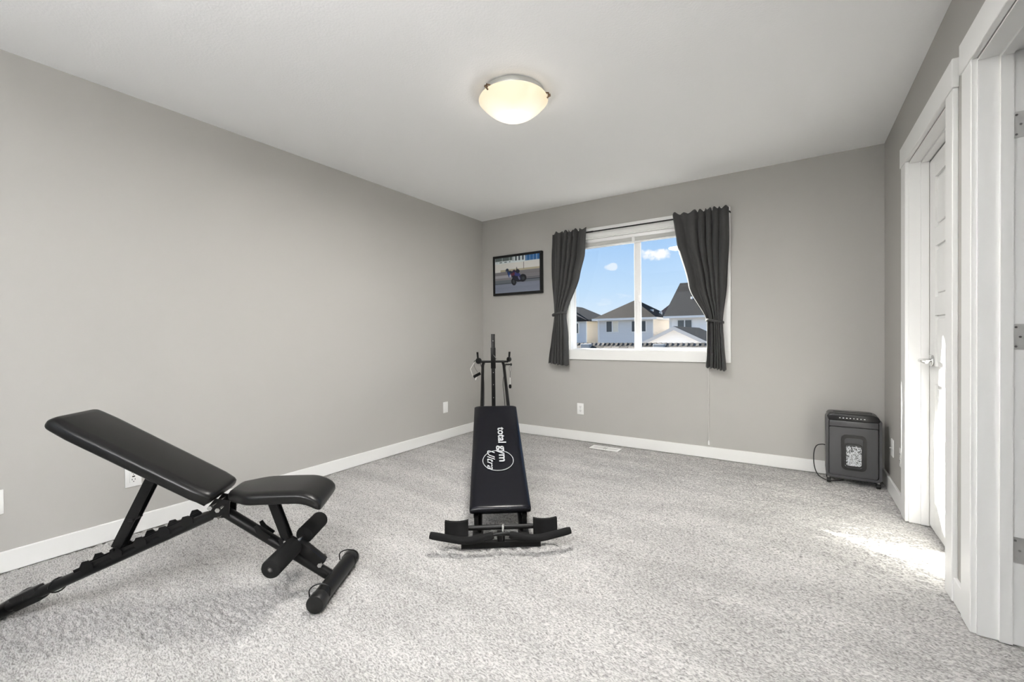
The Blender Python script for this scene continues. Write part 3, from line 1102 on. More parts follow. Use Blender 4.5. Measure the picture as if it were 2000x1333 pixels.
def smooth(pts, n=6):
    P = [Vector(p) for p in pts]
    P = [P[0]] + P + [P[-1]]
    out = []
    for i in range(1, len(P) - 2):
        for k in range(n):
            t = k / n
            a, b_, c_, d_ = P[i - 1], P[i], P[i + 1], P[i + 2]
            out.append(.5 * ((2 * b_) + (c_ - a) * t + (2 * a - 5 * b_ + 4 * c_ - d_) * t * t + (3 * b_ - a - 3 * c_ + d_) * t ** 3))
    out.append(P[-2])
    return out
B().tube(smooth(pc), .0033, 8).build('power_cord', m_blackp, sh)

# ------------------------------------------------------------------ weight bench
BX = Vector((-.7424, -.66996, 0))
bench = thing('weight_bench', 'black adjustable weight bench with raised backrest and foam leg rollers', 'weight bench', (1.4226, -2.9523, 0), math.atan2(BX.y, BX.x))
# local: x from the front foot bar towards the rear, y towards the room, z up
def slab(name, p0, dirx, L, wfun, T, m, parent, rad=.02, droop=None, crown=.006):
    """padded cushion in the (x, z) plane: p0 = lower-surface end, dirx = angle (rad)"""
    NU, NV = 44, 18
    ca, sa = math.cos(dirx), math.sin(dirx)
    b = B()
    # cross-section ring: rounded rectangle (v, n) normalised, swept along u, closed by caps
    ring = rrect(-1, 1, 0, 1, .30, 5)
    rows = []
    us = [0, .004, .012, .025] + [k / 20 for k in range(1, 20)] + [.975, .988, .996, 1]
    for u in us:
        e_ = min(u, 1 - u) * L
        k = 1 - (1 - min(e_ / rad, 1)) ** 2
        k = math.sqrt(max(k, 0))
        hw, tt = wfun(u) - rad * (1 - k) * .6, T
        row = []
        for (v, n) in ring:
            nn = (n - .5) * (.35 + .65 * k) + .5
            nz = nn * tt
            if n > .5:
                nz += crown * (1 - v * v) * k
            # side rounding in metres
            q = v * hw
            x_, zz = u * L, nz
            if droop:
                zz += droop(u)
            row.append(b.bm.verts.new((p0[0] + x_ * ca - zz * sa, q, p0[1] + x_ * sa + zz * ca)))
        rows.append(row)
    n = len(ring)
    for A, D in zip(rows[:-1], rows[1:]):
        for i in range(n):
            b.bm.faces.new((A[i], A[(i + 1) % n], D[(i + 1) % n], D[i]))
    b.bm.faces.new(rows[0])
    b.bm.faces.new(rows[-1][::-1])
    return b.build(name, m, parent, True, 50)
ANG = math.radians(31.2)
backp = slab('back_pad', (.452, .418), ANG, .645, lambda u: .128 - .012 * max(0, (u - .86) / .14) - .014 * max(0, (.10 - u) / .10), .052, m_vinylb, bench, .022)
# stitched seam along the lower end of the back pad
ca, sa = math.cos(ANG), math.sin(ANG)
def bpp(u, v, n):
    return (.452 + u * ca - n * sa, v, .418 + u * sa + n * ca)
B().tube([bpp(.006, -.105, .042), bpp(.001, -.06, .047), bpp(.001, .06, .047), bpp(.006, .105, .042)], .0018, 6).build('seam', m_vinylb, backp)
def seat_w(u):
    # u = 0 at the front edge, 1 at the hinge
    t = max(0, min(1, (u - .70) / .30))
    return .130 - .065 * t * t * (3 - 2 * t)
def seat_droop(u):
    t = max(0, (.26 - u) / .26)
    return -.036 * t * t + .004 * math.sin(pi * u)
slab('seat_pad', (.022, .404), math.radians(1.5), .375, seat_w, .050, m_vinylb, bench, .024, seat_droop, .004)
# inverted-V main frame
B().tube([(.012, 0, .045), (.445, 0, .368)], .026, 20, sx=.78, up=(0, 1, 0)).build('front_tube', m_black, bench)
B().tube([(1.205, 0, .045), (.450, 0, .362)], .026, 20, sx=.78, up=(0, 1, 0)).build('rear_tube', m_black, bench)
SK = .03 / .173
ff = B().tube([(SK * .155, .150, .036), (-SK * .155, -.150, .036)], .035, 24, sx=.92).build('front_foot_bar', m_black, bench)
for s_ in (1, -1):
    d_ = Vector((SK, 1, 0)) * s_
    B().cyl(Vector((0, 0, .036)) + d_ * .135, Vector((0, 0, .036)) + d_ * .186, .0358, 24, bevel=.005).build('end_cap', m_blackp, ff)
    # wire loop for a resistance band
    c_ = Vector((0, 0, .036)) + d_ * .142
    loop = [c_ + Vector((.040 * math.cos(t), 0, .030 + .026 * math.sin(t))) - d_ * .006 * math.sin(t) for t in [k * pi / 10 for k in range(11)]]
    loop = [c_ + Vector((.038, 0, .008))] + loop + [c_ + Vector((-.038, 0, .008))]
    B().tube(smooth(loop, 3), .0026, 8).build('band_loop', m_black, ff)
rf = B().tube([(1.236, .100, .027), (1.236, -.100, .027)], .026, 24).build('rear_foot_bar', m_black, bench)
for s_ in (1, -1):
    B().cyl((1.236, .090 * s_, .027), (1.236, .120 * s_, .027), .0268, 24, bevel=.005).build('end_cap', m_blackp, rf)
B().obox((1.10, 0, .0895), (1.19, 0, .0515), .048, .058, bevel=.008).build('rear_sleeve', m_blackp, bench)
for (x_, z_) in ((1.045, .110), (1.13, .076)):
    B().tube([(x_ + .03 * math.cos(t) * .5, .024 * math.cos(t), z_ + .027 * math.sin(t)) for t in [k * 2 * pi / 20 for k in range(20)]], .003, 6, closed=True).build('band_loop', m_black, bench)
# adjustment ladder on the rear tube
tdir = Vector((.755, 0, -.317)).normalized()
nrm = Vector((.317, 0, .755)).normalized()
def tube_pt(x_):
    return Vector((x_, 0, .362 + (x_ - .450) * (-.317 / .755)))
p0, p1 = tube_pt(.53) + nrm * .024, tube_pt(.96) + nrm * .024
for s_ in (1, -1):
    B().obox(p0 + Vector((0, s_ * .028, 0)), p1 + Vector((0, s_ * .028, 0)), .003, .012, up=nrm, bevel=0).build('ladder_rail', m_black, bench, False)
for x_ in (.555, .640, .725, .812, .915):
    for s_ in (1, -1):
        c_ = tube_pt(x_)
        out = []
        for (a, n_) in ((-.020, .004), (-.026, .022), (-.016, .042), (.004, .046), (.018, .032), (.024, .022), (.016, .004)):
            q = c_ + tdir * a + nrm * n_
            out.append((q.x, q.z))
        B().prism(out, s_ * .0300, s_ * .0350).build('catch_plate', m_black, bench, False)
# backrest prop: two flat bars joined by a cross pin
top_, bot_ = Vector((.690, 0, .535)), tube_pt(.812) + nrm * .040
for s_ in (1, -1):
    B().obox(top_ + Vector((0, .019 * s_, 0)), bot_ + Vector((0, .019 * s_, 0)), .006, .036, up=(1, 0, .5), bevel=.001).build('prop_bar', m_black, bench, False)
b = B()
b.cyl(bot_ + Vector((0, -.042, 0)), bot_ + Vector((0, .042, 0)), .007, 14)
b.build('cross_pin', m_black, bench)
mid_ = top_.lerp(bot_, .62)
B().obox(mid_ + Vector((-.008, -.030, 0)), mid_ + Vector((-.008, .030, 0)), .018, .012, bevel=.002).build('prop_lock', m_black, bench)
# back pad bracket and hinge hardware
for s_ in (1, -1):
    B().obox(bpp(.02, .045 * s_, -.013), bpp(.46, .045 * s_, -.013), .030, .026, up=(0, 0, 1), bevel=.002).build('pad_rail', m_black, bench, False)
    B().prism([(.405, .345), (.470, .345), (.480, .395), (.455, .425), (.400, .412)], s_ * .028, s_ * .034).build('hinge_plate', m_black, bench, False)
for (x_, z_) in ((.446, .408), (.418, .398), (.425, .362)):
    b = B()
    b.cyl((x_, -.085, z_), (x_, .085, z_), .0055, 12)
    b.build('hinge_bolt', m_chrome, bench)
    for s_ in (1, -1):
        B().cyl((x_, .082 * s_, z_), (x_, .093 * s_, z_), .0095, 6).build('bolt_nut', m_chrome, bench)
# seat prop
sp0, sp1 = Vector((.205, 0, .405)), Vector((.195, 0, .205))
for s_ in (1, -1):
    B().obox((.250, .020 * s_, .405), (.190, .020 * s_, .225), .005, .030, up=(1, 0, 0), bevel=.001).build('seat_prop', m_black, bench, False)
B().obox((.243, 0, .400), (.187, 0, .232), .040, .004, up=(1, 0, .3)).build('seat_prop_web', m_black, bench, False)
B().cyl((.190, -.036, .226), (.190, .036, .226), .006, 12).build('seat_prop_pin', m_chrome, bench)
for s_ in (1, -1):
    b = B()
    b.prism([(.262, .235), (.30, .262), (.312, .295), (.300, .302), (.285, .280), (.250, .250)], s_ * .024, s_ * .028)
    b.prism([(.165, .165), (.205, .195), (.218, .232), (.205, .240), (.190, .214), (.155, .182)], s_ * .024, s_ * .028)
    b.build('seat_catch', m_black, bench, False)
# leg-roller post on the front tube
B().obox((.150, 0, .205), (.048, 0, .108), .040, .040, bevel=.003).build('roller_post', m_black, bench)
B().obox((.200, 0, .225), (.160, 0, .196), .052, .030, bevel=.003).build('post_bracket', m_black, bench)
B().cyl((.052, -.034, .118), (.052, .034, .118), .006, 12).build('post_bolt', m_chrome, bench)
for s_ in (1, -1):
    B().cyl((.052, .032 * s_, .118), (.052, .042 * s_, .118), .010, 6).build('bolt_nut', m_chrome, bench)
RP = Vector((.146, 0, .212))
RD = Vector((.17, 1, -.045)).normalized()
B().tube([RP - RD * .200, RP + RD * .215], .008, 14).build('roller_rod', m_chrome, bench)
for (a, c_) in ((.045, .212), (-.045, -.198)):
    f = B().cyl(RP + RD * a, RP + RD * c_, .0375, 28, bevel=.006).build('foam_roller', m_foam, bench)
    B().cyl(RP + RD * c_, RP + RD * (c_ + math.copysign(.003, c_)), .011, 16).build('roller_end_cap', m_blackp, f)

# ------------------------------------------------------------------ incline gym machine
GX = Vector((-.598, .801, 0)).normalized()
gym = thing('exercise_machine', 'black incline exercise machine with long padded sliding board and tall post', 'exercise machine', (1.829, -2.278, 0), math.atan2(GX.y, GX.x))
# local: x from the front stabiliser towards the post, y = to the left seen from the front, z up
PS = .325
PA = math.atan(PS)
def pad_pt(s, y, n=0.0):
    """point over the board's top surface"""
    return Vector((s - n * math.sin(PA), y, .178 + PS * (s - .05) + n * math.cos(PA)))
PL = 1.118 / math.cos(PA)
pd = slab('glide_board', (.050 + .042 * math.sin(PA), .178 - .042 * math.cos(PA)), PA, PL, lambda u: .163, .040, m_navy, gym, .016, None, .004)
# printed lettering on the board (raised a hair above the cushion)
def text_mesh(txt, size, shear=0.0, offset=0.0, spacing=1.0):
    cu = bpy.data.curves.new('lettering', 'FONT')
    cu.body = txt
    cu.size = size
    cu.shear = shear
    cu.offset = offset
    cu.space_character = spacing
    cu.align_x = 'LEFT'
    cu.extrude = .0004
    cu.resolution_u = 4
    to = bpy.data.objects.new('lettering', cu)
    C.objects.link(to)
    dg = bpy.context.evaluated_depsgraph_get()
    me = bpy.data.meshes.new_from_object(to.evaluated_get(dg))
    bpy.data.objects.remove(to)
    bpy.data.curves.remove(cu)
    return me
def put_text(name, txt, s_start, s_end, y_base, cap, shear=0.0, offset=0.0, m=None):
    """reads downhill (towards -x), letter tops towards -y"""
    me = text_mesh(txt, 1.0, shear, offset)
    co = np.zeros(len(me.vertices) * 3)
    me.vertices.foreach_get('co', co)
    co = co.reshape(-1, 3)
    x0, x1 = co[:, 0].min(), co[:, 0].max()
    capn = .70
    new = []
    for (a, h, z) in co:
        f = (a - x0) / (x1 - x0)
        s_ = s_start + (s_end - s_start) * f
        y_ = y_base - h / capn * cap
        crown = .004 * (1 - min(1, (y_ / .163) ** 2))
        p_ = pad_pt(s_, y_, crown + .0012 + .0006 * (1 if z > 0 else 0))
        new.append((p_.x, p_.y, p_.z))
    me.vertices.foreach_set('co', np.array(new).ravel())
    me.update()
    return link(name, me, m_print, pd, False)
put_text('lettering', 'total gym', .835, .440, -.008, .050, 0, .024)
put_text('lettering', 'Ultra', .560, .365, .066, .047, .45, .004)
ring = []
for k in range(72):
    a = 2 * pi * k / 72
    y_ = .094 * math.cos(a)
    s_ = .455 + .101 * math.sin(a)
    ring.append(pad_pt(s_, y_, .004 * (1 - (y_ / .163) ** 2) + .0014))
B().tube(ring, .0026, 6, closed=True).build('printed_circle', m_print, pd)
# board carriage
for y_ in (.128, -.128):
    b = B()
    b.obox(pad_pt(.055, y_, -.052), pad_pt(1.10, y_, -.052), .026, .020)
    b.build('board_runner', m_black, gym, False)
    B().box(.050, .082, y_ - .010, y_ + .010, .075, .135).build('wheel_bracket', m_black, gym, False)
    for s_ in (.10, 1.02):
        q = pad_pt(s_, y_, -.080)
        B().cyl(q + Vector((0, -.012, 0)), q + Vector((0, .012, 0)), .020, 18, bevel=.003).build('wheel', m_blackp, gym)
# rails climbing to the post
RT = 2.10
for y_ in (.104, -.104):
    B().tube([(0.02, y_ * 1.06, .052), (RT - .06, y_, .792), (RT, y_ * .92, .818)], .0145, 14).build('rail', m_black, gym)
# front stabiliser, axle, foot cups, bent grip bar
fs = B().obox((0, .200, .017), (0, -.200, .017), .030, .032, bevel=.004).build('front_stabiliser', m_black, gym)
for s_ in (1, -1):
    B().obox((0, .196 * s_, .017), (0, .203 * s_, .017), .032, .034, bevel=.002).build('end_cap', m_blackp, fs)
B().tube([(.030, .175, .088), (.030, -.175, .088)], .0125, 16).build('axle', m_black, gym)
for y_ in (.118, -.118):
    B().box(-.012, .060, y_ - .028, y_ + .028, .030, .066, bevel=.004).build('rail_shoe', m_blackp, gym)
B().box(-.012, .04, -.020, .020, .030, .070, bevel=.004).build('centre_bracket', m_black, gym)
B().tube([(.018, -.012, .104), (.002, -.010, .106), (-.006, -.010, .085), (.0, -.010, .062)], .0055, 10).build('pull_pin', m_steel, gym)
def cup(y0, y1):
    """upright saddle-shaped foot cup, dished towards the user and along its top edge"""
    b = B()
    NU, NV = 16, 8
    F, K = [], []
    for j in range(NV + 1):
        v = j / NV
        f_, k_ = [], []
        for i in range(NU + 1):
            u = i / NU
            y_ = y0 + (y1 - y0) * u
            c_ = (2 * u - 1) ** 2
            zt = .122 + .017 * c_
            z_ = .058 + (zt - .058) * v
            xf = -.012 + .020 * (1 - c_) + .012 * v
            f_.append(b.bm.verts.new((xf, y_, z_)))
            k_.append(b.bm.verts.new((xf + .022, y_, z_)))
        F.append(f_)
        K.append(k_)
    for j in range(NV):
        for i in range(NU):
            b.bm.faces.new((F[j][i], F[j][i + 1], F[j + 1][i + 1], F[j + 1][i]))
            b.bm.faces.new((K[j][i], K[j + 1][i], K[j + 1][i + 1], K[j][i + 1]))
    for j in range(NV):
        b.bm.faces.new((F[j][0], F[j + 1][0], K[j + 1][0], K[j][0]))
        b.bm.faces.new((F[j][NU], K[j][NU], K[j + 1][NU], F[j + 1][NU]))
    for i in range(NU):
        b.bm.faces.new((F[0][i], K[0][i], K[0][i + 1], F[0][i + 1]))
        b.bm.faces.new((F[NV][i], F[NV][i + 1], K[NV][i + 1], K[NV][i]))
    return b.build('foot_cup', m_foam, gym, True, 40)
cup(.167, .286)
cup(-.167, -.290)
GXo = -.055
arc = [(GXo, .052, .086), (GXo - .002, .03, .091), (GXo - .004, 0, .093), (GXo - .002, -.03, .091), (GXo, -.052, .086)]
B().tube(arc, .009, 12).build('grip_bar', m_black, gym)
B().tube([(GXo + .02, 0, .05), (GXo, 0, .09)], .008, 10).build('grip_bar_stem', m_black, gym)
for s_, e_ in ((1, .355), (-1, .352)):
    pts = smooth([(GXo, s_ * .040, .085), (GXo - .010, s_ * .12, .073), (GXo - .012, s_ * .185, .070), (GXo + .0, s_ * .25, .075), (GXo + .020, s_ * e_, .088)], 5)
    B().tube(pts, [.0145] + [.0185] * (len(pts) - 2) + [.0165], 16).build('foam_grip', m_foam, gym)
# rear post with base, height sleeve, crossbar
B().box(RT - .019, RT + .019, -.019, .019, .03, 1.104, bevel=.002).build('post', m_black, gym)
B().obox((RT, .21, .018), (RT, -.21, .018), .034, .034, bevel=.004).build('rear_stabiliser', m_black, gym)
for z_ in (1.035, .72, .60, .47):
    B().cyl((RT - .0205, 0, z_), (RT - .0185, 0, z_), .0035, 10).build('post_hole', m_steel, gym)
B().box(RT - .024, RT + .024, -.024, .024, .760, .968, bevel=.003).build('sleeve', m_black, gym)
B().tube([(RT - .022, -.004, .895), (RT - .05, -.02, .872), (RT - .052, -.034, .858)], .0032, 8).build('lock_pin', m_chrome, gym)
B().tube([(RT, .150, .828), (RT, -.150, .828)], .0115, 14).build('crossbar', m_black, gym)
for s_, x_ in ((1, .150), (-1, .158)):
    y_ = s_ * x_
    B().tube([(RT, y_, .825), (RT - .005, y_ + s_ * .002, .87), (RT - .01, y_ + s_ * .006, .925)], [.011, .0095, .0105], 14).build('peg', m_black, gym)
    b = B()
    if s_ > 0:
        b.cyl((RT - .030, y_, .838), (RT - .006, y_ - .012, .838), .030, 24, bevel=.005)
    else:
        b.cyl((RT - .030, y_ + .012, .850), (RT - .012, y_ - .010, .850), .024, 24, bevel=.005)
    b.build('pulley', m_blackp, gym)
B().tube([(RT - .02, -.118, .800), (RT - .02, -.172, .798)], .0085, 12).build('cable_arm', m_black, gym)
B().tube([(RT - .02, -.168, .798), (RT - .02, -.176, .798), (RT - .02, -.186, .797)], [.010, .016, .009], 12).build('arm_knob', m_blackp, gym)
# cables and hand grips
B().tube(smooth([(RT - .02, .128, .815), (1.75, .094, .700), (1.30, .090, .52)]), .0028, 6).build('cable', m_blackp, gym)
B().tube(smooth([(RT - .02, -.125, .800), (1.80, -.085, .66), (1.55, -.083, .58), (1.30, -.080, .505)]), .0028, 6).build('cable', m_blackp, gym)
B().tube(smooth([(RT - .03, .165, .845), (RT - .03, .185, .838), (RT - .03, .192, .815)]), .003, 6).build('cable', m_blackp, gym)
hg = B().tube([(RT - .03, .196, .680), (RT - .03, .128, .716)], .0145, 14).build('hand_grip', m_foam, gym)
B().tube([(RT - .03, .186, .825), (RT - .03, .226, .760), (RT - .03, .200, .682)], .0042, 6, sx=1.4).build('grip_strap', m_strap, hg)
B().tube(smooth([(RT - .03, .19, .82), (RT - .03, .185, .78), (RT - .03, .155, .725)]), .0015, 6).build('grip_cord', m_blackp, hg)
B().tube([(RT - .03, .165, .690), (RT - .03, .176, .650)], .0035, 6, sx=1.4).build('strap_tail', m_strap, hg)
hg2 = B().tube([(RT - .02, -.166, .600), (RT - .02, -.166, .592), (RT - .02, -.166, .572), (RT - .02, -.166, .560)], [.008, .013, .014, .008], 14).build('hand_grip', m_foam, gym)
ell = [(RT - .02, -.167 + .009 * math.cos(t), .755 + .026 * math.sin(t)) for t in [k * 2 * pi / 16 for k in range(16)]]
B().tube(ell, .0035, 6, closed=True).build('snap_clip', m_chrome, hg2)
B().tube([(RT - .02, -.167, .80), (RT - .02, -.167, .78)], .003, 6).build('clip_cord', m_strap, hg2)
B().tube([(RT - .02, -.167, .730), (RT - .02, -.166, .665)], .002, 6).build('grip_cord', m_blackp, hg2)
B().tube([(RT - .02, -.166, .668), (RT - .02, -.166, .600)], .0042, 6).build('grip_strap', m_strap, hg2)

# ------------------------------------------------------------------ outdoors
GZ = -2.9
gr = B().box(-90, 60, 0.6, 140, GZ - .3, GZ).build('ground', m_grass, None, False)
struct(gr, 'dry lawn and yards beyond the house')

def hip_roof(x0, x1, y0, y1, ze, zp, ridge_inset, ov=.45, t=.12):
    """hip roof with the ridge along y"""
    b = B()
    xc = (x0 + x1) / 2
    E_ = [(x0 - ov, y0 - ov, ze), (x1 + ov, y0 - ov, ze), (x1 + ov, y1 + ov, ze), (x0 - ov, y1 + ov, ze)]
    r0_, r1_ = (xc, y0 + ridge_inset, zp), (xc, y1 - ridge_inset, zp)
    vs_ = [b.bm.verts.new(p) for p in E_ + [r0_, r1_]]
    for f in ((0, 1, 4), (1, 2, 5, 4), (2, 3, 5), (3, 0, 4, 5), (3, 2, 1, 0)):
        b.bm.faces.new([vs_[i] for i in f])
    return b
def fascia(x0, x1, y0, y1, ze, ov=.45):
    b = B()
    for q in ((x0 - ov, x1 + ov, y0 - ov - .06, y0 - ov, ze - .20, ze + .02), (x1 + ov, x1 + ov + .06, y0 - ov - .06, y1 + ov, ze - .20, ze + .02),
              (x0 - ov - .06, x0 - ov, y0 - ov - .06, y1 + ov, ze - .20, ze + .02)):
        b.box(*q)
    return b
def hwindow(parent, x0, x1, z0, z1, y, blind=False):
    f = B()
    d = .07
    for q in ((x0 - d, x1 + d, z0 - d, z0), (x0 - d, x1 + d, z1, z1 + d), (x0 - d, x0, z0, z1), (x1, x1 + d, z0, z1), ((x0 + x1) / 2 - .05, (x0 + x1) / 2 + .05, z0, z1)):
        f.box(q[0], q[1], y - .06, y + .02, q[2], q[3])
    w_ = f.build('house_window', m_fascia, parent, False)
    xm = (x0 + x1) / 2
    B().box(x0, xm - .05, y - .02, y + .02, z0, z1).build('pane', m_dpane, w_, False)
    B().box(xm + .05, x1, y - .02, y + .02, z0, z1).build('pane', mat('lowered_blind', (.72, .68, .58), .6) if blind else m_dpane, w_, False)
    return w_

# house in the middle of the view
hm = thing('house', 'pale blue house with brown hip roof and two upstairs windows', 'house', (0, 0, GZ), 0, 'houses beyond the garden')
def zz(z):
    return z - GZ
x0, x1, y0, y1 = -14.75, -8.90, 40.0, 49.0
B().box(x0, x1, y0, y0 + .2, 0, zz(2.78)).build('front_wall', m_sid_blue, hm, False)
B().box(x0, x1, y0 + .2, y1, 0, zz(2.78)).build('side_wall', m_sid_sunlit, hm, False)
B().box(x0 - .02, x0 + .16, y0 - .04, y0 + .1, 0, zz(2.75)).build('corner_board', m_fascia, hm, False)
B().box(x1 - .16, x1 + .02, y0 - .04, y0 + .1, 0, zz(2.75)).build('corner_board', m_sid_blue, hm, False)
hip_roof(x0, x1, y0, y1, zz(2.86), zz(4.95), 3.4).build('roof', m_roof_b, hm, False)
fascia(x0, x1, y0, y1, zz(2.86)).build('gutter', m_fascia, hm, False)
hwindow(hm, -13.78, -12.50, zz(1.46), zz(2.56), y0, True)
hwindow(hm, -11.05, -9.62, zz(1.46), zz(2.52), y0)
for (x_, y_, z_) in ((-9.8, 43.0, 3.72), (-9.4, 45.0, 3.55)):
    B().box(x_ - .15, x_ + .15, y_ - .15, y_ + .15, zz(z_) - .25, zz(z_) + .12, bevel=.03).build('roof_vent', m_fascia, hm, False)

# house behind the framed-picture side of the window
hl = thing('house', 'blue house with slate hip roof and tan side wall', 'house', (0, 0, GZ), 0, 'houses beyond the garden')
x0, x1, y0, y1 = -25.5, -18.3, 45.0, 54.0
B().box(x0, x1, y0, y0 + .2, 0, zz(2.85)).build('front_wall', siding_mat('blue_siding', (.44, .50, .58)), hl, False)
B().box(x0, x1, y0 + .2, y1, 0, zz(2.85)).build('side_wall', m_sid_tan, hl, False)
hip_roof(x0, x1, y0, y1, zz(3.02), zz(5.05), 2.0).build('roof', m_roof_d, hl, False)
fascia(x0, x1, y0, y1, zz(3.02)).build('gutter', m_roof_d, hl, False)
b = B()
b.poly([(-22.4, 44.2, zz(3.0)), (-18.0, 44.2, zz(3.0)), (-20.2, 44.2, zz(4.0))])
b.poly([(-22.4, 44.2, zz(3.0)), (-20.2, 44.2, zz(4.0)), (-20.2, 47.5, zz(4.0)), (-22.4, 47.5, zz(3.0))])
b.poly([(-18.0, 44.2, zz(3.0)), (-20.2, 44.2, zz(4.0)), (-20.2, 47.5, zz(4.0)), (-18.0, 47.5, zz(3.0))])
b.build('dormer_roof', m_roof_d, hl, False)
hwindow(hl, -20.9, -19.35, zz(1.40), zz(2.60), y0)
for (x_, z_) in ((-17.6, 3.3), (-17.2, 3.15)):
    B().cyl((x_, 49, zz(z_) - .4), (x_, 49, zz(z_) + .5), .10, 10).build('vent_pipe', m_roof_d, hl)

# house behind the curtain nearest the shredder
hr = thing('house', 'white house with steep grey gable roof behind a small garage', 'house', (0, 0, GZ), 0, 'houses beyond the garden')
x0, x1, y0, y1 = -6.80, 3.5, 38.0, 48.0
B().box(x0, x1, y0, y1, 0, zz(2.78)).build('wall', m_sid_white, hr, False)
b = B()
pts = [(x0 - .45, y0 - .5, zz(2.80)), (x1 + .5, y0 - .5, zz(2.80)), (x1 + .5, 43, zz(6.45)), (-6.9, 43, zz(6.45))]
pts2 = [(x0 - .45, y1 + .5, zz(2.80)), (x1 + .5, y1 + .5, zz(2.80))]
b.poly(pts)
b.poly([pts[3], pts[2], pts2[1], pts2[0]])
b.poly([pts[0], pts[3], pts2[0]])
b.poly([pts[0], pts2[0], pts2[1], pts[1]])
b.poly([pts[1], pts2[1], pts[2]])
bmesh.ops.remove_doubles(b.bm, verts=b.bm.verts, dist=.001)
b.build('roof', m_roof_g, hr, False)
B().box(x0 - .45, x1 + .5, y0 - .56, y0 - .48, zz(2.62), zz(2.82)).build('gutter', m_fascia, hr, False)
B().box(x0 - .02, x0 + .18, y0 - .05, y0 + .1, 0, zz(2.72)).build('corner_board', m_fascia, hr, False)
hwindow(hr, -6.05, -4.85, zz(1.30), zz(2.42), y0)
B().cyl((-5.2, 40.2, zz(4.1)), (-5.2, 40.2, zz(4.75)), .13, 12).build('vent_pipe', m_fascia, hr)
B().box(-5.2, -3.2, 41.2, 41.28, zz(5.1), zz(5.2)).build('roof_bracket', m_steel, hr, False)

# farther red-brown roof showing between the two houses
hf = thing('house', 'distant house with a rust brown roof showing between two nearer houses', 'house', (0, 0, GZ), 0, 'houses beyond the garden')
B().box(-16.0, -11.5, 66, 74, 0, zz(3.4)).build('wall', m_sid_tan, hf, False)
hip_roof(-16.0, -11.5, 66, 74, zz(3.4), zz(6.1), 2.2).build('roof', mat('rust_shingles', (.085, .045, .036), .9, noise=(4, .3)), hf, False)

# small white gable garage in front of the white house
gg = thing('garage', 'small white gabled garage with grey roof in front of the white house', 'garage', (0, 0, GZ))
gx0, gx1, gy0, gy1, gxc = -4.05, .40, 18.0, 24.0, -1.83
b = B()
b.prism([(gx0, 0), (gx1, 0), (gx1, zz(.35)), (gxc, zz(1.40)), (gx0, zz(.35))], gy0, gy1)
b.build('wall', m_sid_white, gg, False)
for s_, xe in ((-1, gx0 - .35), (1, gx1 + .35)):
    b = B()
    zr, ze = zz(1.50), zz(1.50 - abs(xe - gxc) * .50)
    b.prism([(gxc, zr), (xe, ze), (xe, ze - .10), (gxc, zr - .10)], gy0 - .30, gy1 + .3)
    b.build('roof_slope', m_roof_g, gg, False)
    b = B()
    b.prism([(gxc, zr - .01), (xe, ze - .01), (xe, ze - .19), (gxc, zr - .19)], gy0 - .36, gy0 - .30)
    b.build('bargeboard', mat('grey_bargeboard', (.42, .42, .43), .6), gg, False)

# near garage roof with a shingled slope and ridge caps
gn = thing('garage', 'long garage roof of weathered shingles just below the window view', 'garage', (0, 0, GZ))
ry, rz, sl = 11.0, .735, .40
rx0, rx1 = -7.5, 4.5
B().box(rx0 + .3, rx1 - .3, ry - 3.0, ry + 3.0, 0, zz(rz - 1.3)).build('wall', m_sid_white, gn, False)
b = B()
b.bm.free()
b = B()
zr = zz(rz)
pr = [(ry, zr), (ry - 3.4, zr - 3.4 * sl), (ry - 3.4, zr - 3.4 * sl - .12), (ry, zr - .12), (ry + 3.4, zr - 3.4 * sl - .12), (ry + 3.4, zr - 3.4 * sl)]
A_ = [b.bm.verts.new((rx0, p[0], p[1])) for p in pr]
D_ = [b.bm.verts.new((rx1, p[0], p[1])) for p in pr]
n = len(pr)
for i in range(n):
    b.bm.faces.new((A_[i], D_[i], D_[(i + 1) % n], A_[(i + 1) % n]))
b.bm.faces.new(A_)
b.bm.faces.new(D_[::-1])
roof = b.build('roof', m_roof_l, gn, False)
cap_me = None
r_ = random.Random(9)
tones = [mat('shingle_tone_%d' % k, c, .95, spec=.08, noise=(9, .25)) for k, c in enumerate(((.115, .103, .092), (.085, .077, .070), (.050, .046, .042), (.14, .128, .115)))]
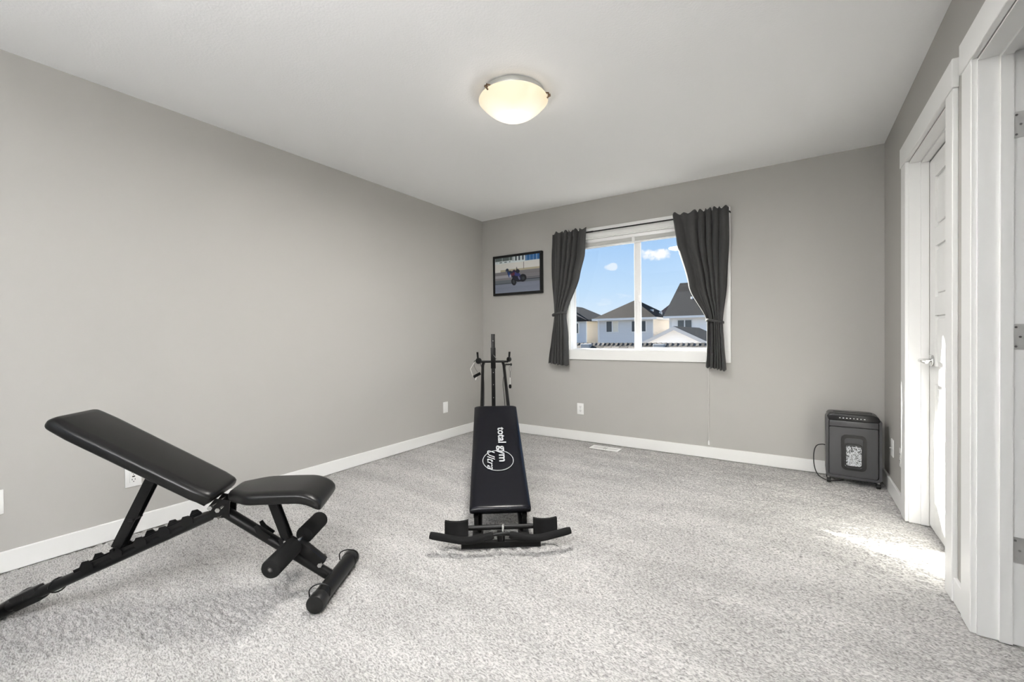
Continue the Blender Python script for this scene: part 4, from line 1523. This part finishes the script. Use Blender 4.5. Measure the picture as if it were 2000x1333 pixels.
def shingle_mesh(w_, l_, t_, m_):
    bb = B()
    bb.box(-w_ / 2, w_ / 2, -l_, 0, 0, t_)
    me = bpy.data.meshes.new('shingle')
    bmesh.ops.recalc_face_normals(bb.bm, faces=bb.bm.faces)
    bb.bm.to_mesh(me)
    bb.bm.free()
    me.materials.append(m_)
    return me
SM = [shingle_mesh(.285, .20, .022, t_) for t_ in tones]
for row in range(6):
    for k in range(24):
        o = bpy.data.objects.new('shingle', SM[r_.choice((0, 0, 1, 1, 2, 3))])
        C.objects.link(o)
        o.parent = roof
        d_ = .02 + row * .145
        o.location = (-5.4 + k * .30 + (row % 2) * .15, ry - d_, zr - d_ * sl + .006)
        o.rotation_euler = (math.atan(sl) - .05, 0, 0)
def cap_mesh(m_):
    bb = B()
    w_, h_ = .20, .15
    bb.box(0, 1, 0, 1, 0, 1)
    bb.bm.clear()
    sec = [(-h_, -h_ * sl - .002), (0, .016), (h_, -h_ * sl - .002), (h_, -h_ * sl + .016), (0, .050), (-h_, -h_ * sl + .016)]
    P = [bb.bm.verts.new((0, p[0], p[1])) for p in sec]
    Q = [bb.bm.verts.new((w_, p[0], p[1] + .022)) for p in sec]
    for i in range(6):
        bb.bm.faces.new((P[i], Q[i], Q[(i + 1) % 6], P[(i + 1) % 6]))
    bb.bm.faces.new(P)
    bb.bm.faces.new(Q[::-1])
    bmesh.ops.recalc_face_normals(bb.bm, faces=bb.bm.faces)
    me = bpy.data.meshes.new('ridge_shingle')
    bb.bm.to_mesh(me)
    bb.bm.free()
    me.materials.append(m_)
    return me
CM = [cap_mesh(t_) for t_ in tones]
for k in range(42):
    o = bpy.data.objects.new('ridge_shingle', CM[r_.choice((0, 1, 2, 3))])
    C.objects.link(o)
    o.parent = roof
    o.location = (-5.5 + k * .17, ry, zr + .010)
for x_ in (-3.35, -.72):
    b = B()
    d_ = .30
    b.prism([(x_ - .17, zr - d_ * sl - .05), (x_ + .17, zr - d_ * sl - .05), (x_ + .17, zr - d_ * sl + .16), (x_ - .17, zr - d_ * sl + .16)], ry - d_ - .16, ry - d_ + .16, bevel=.02)
    v_ = b.build('roof_vent', mat('vent_grey', (.42, .41, .40), .6), gn, False)
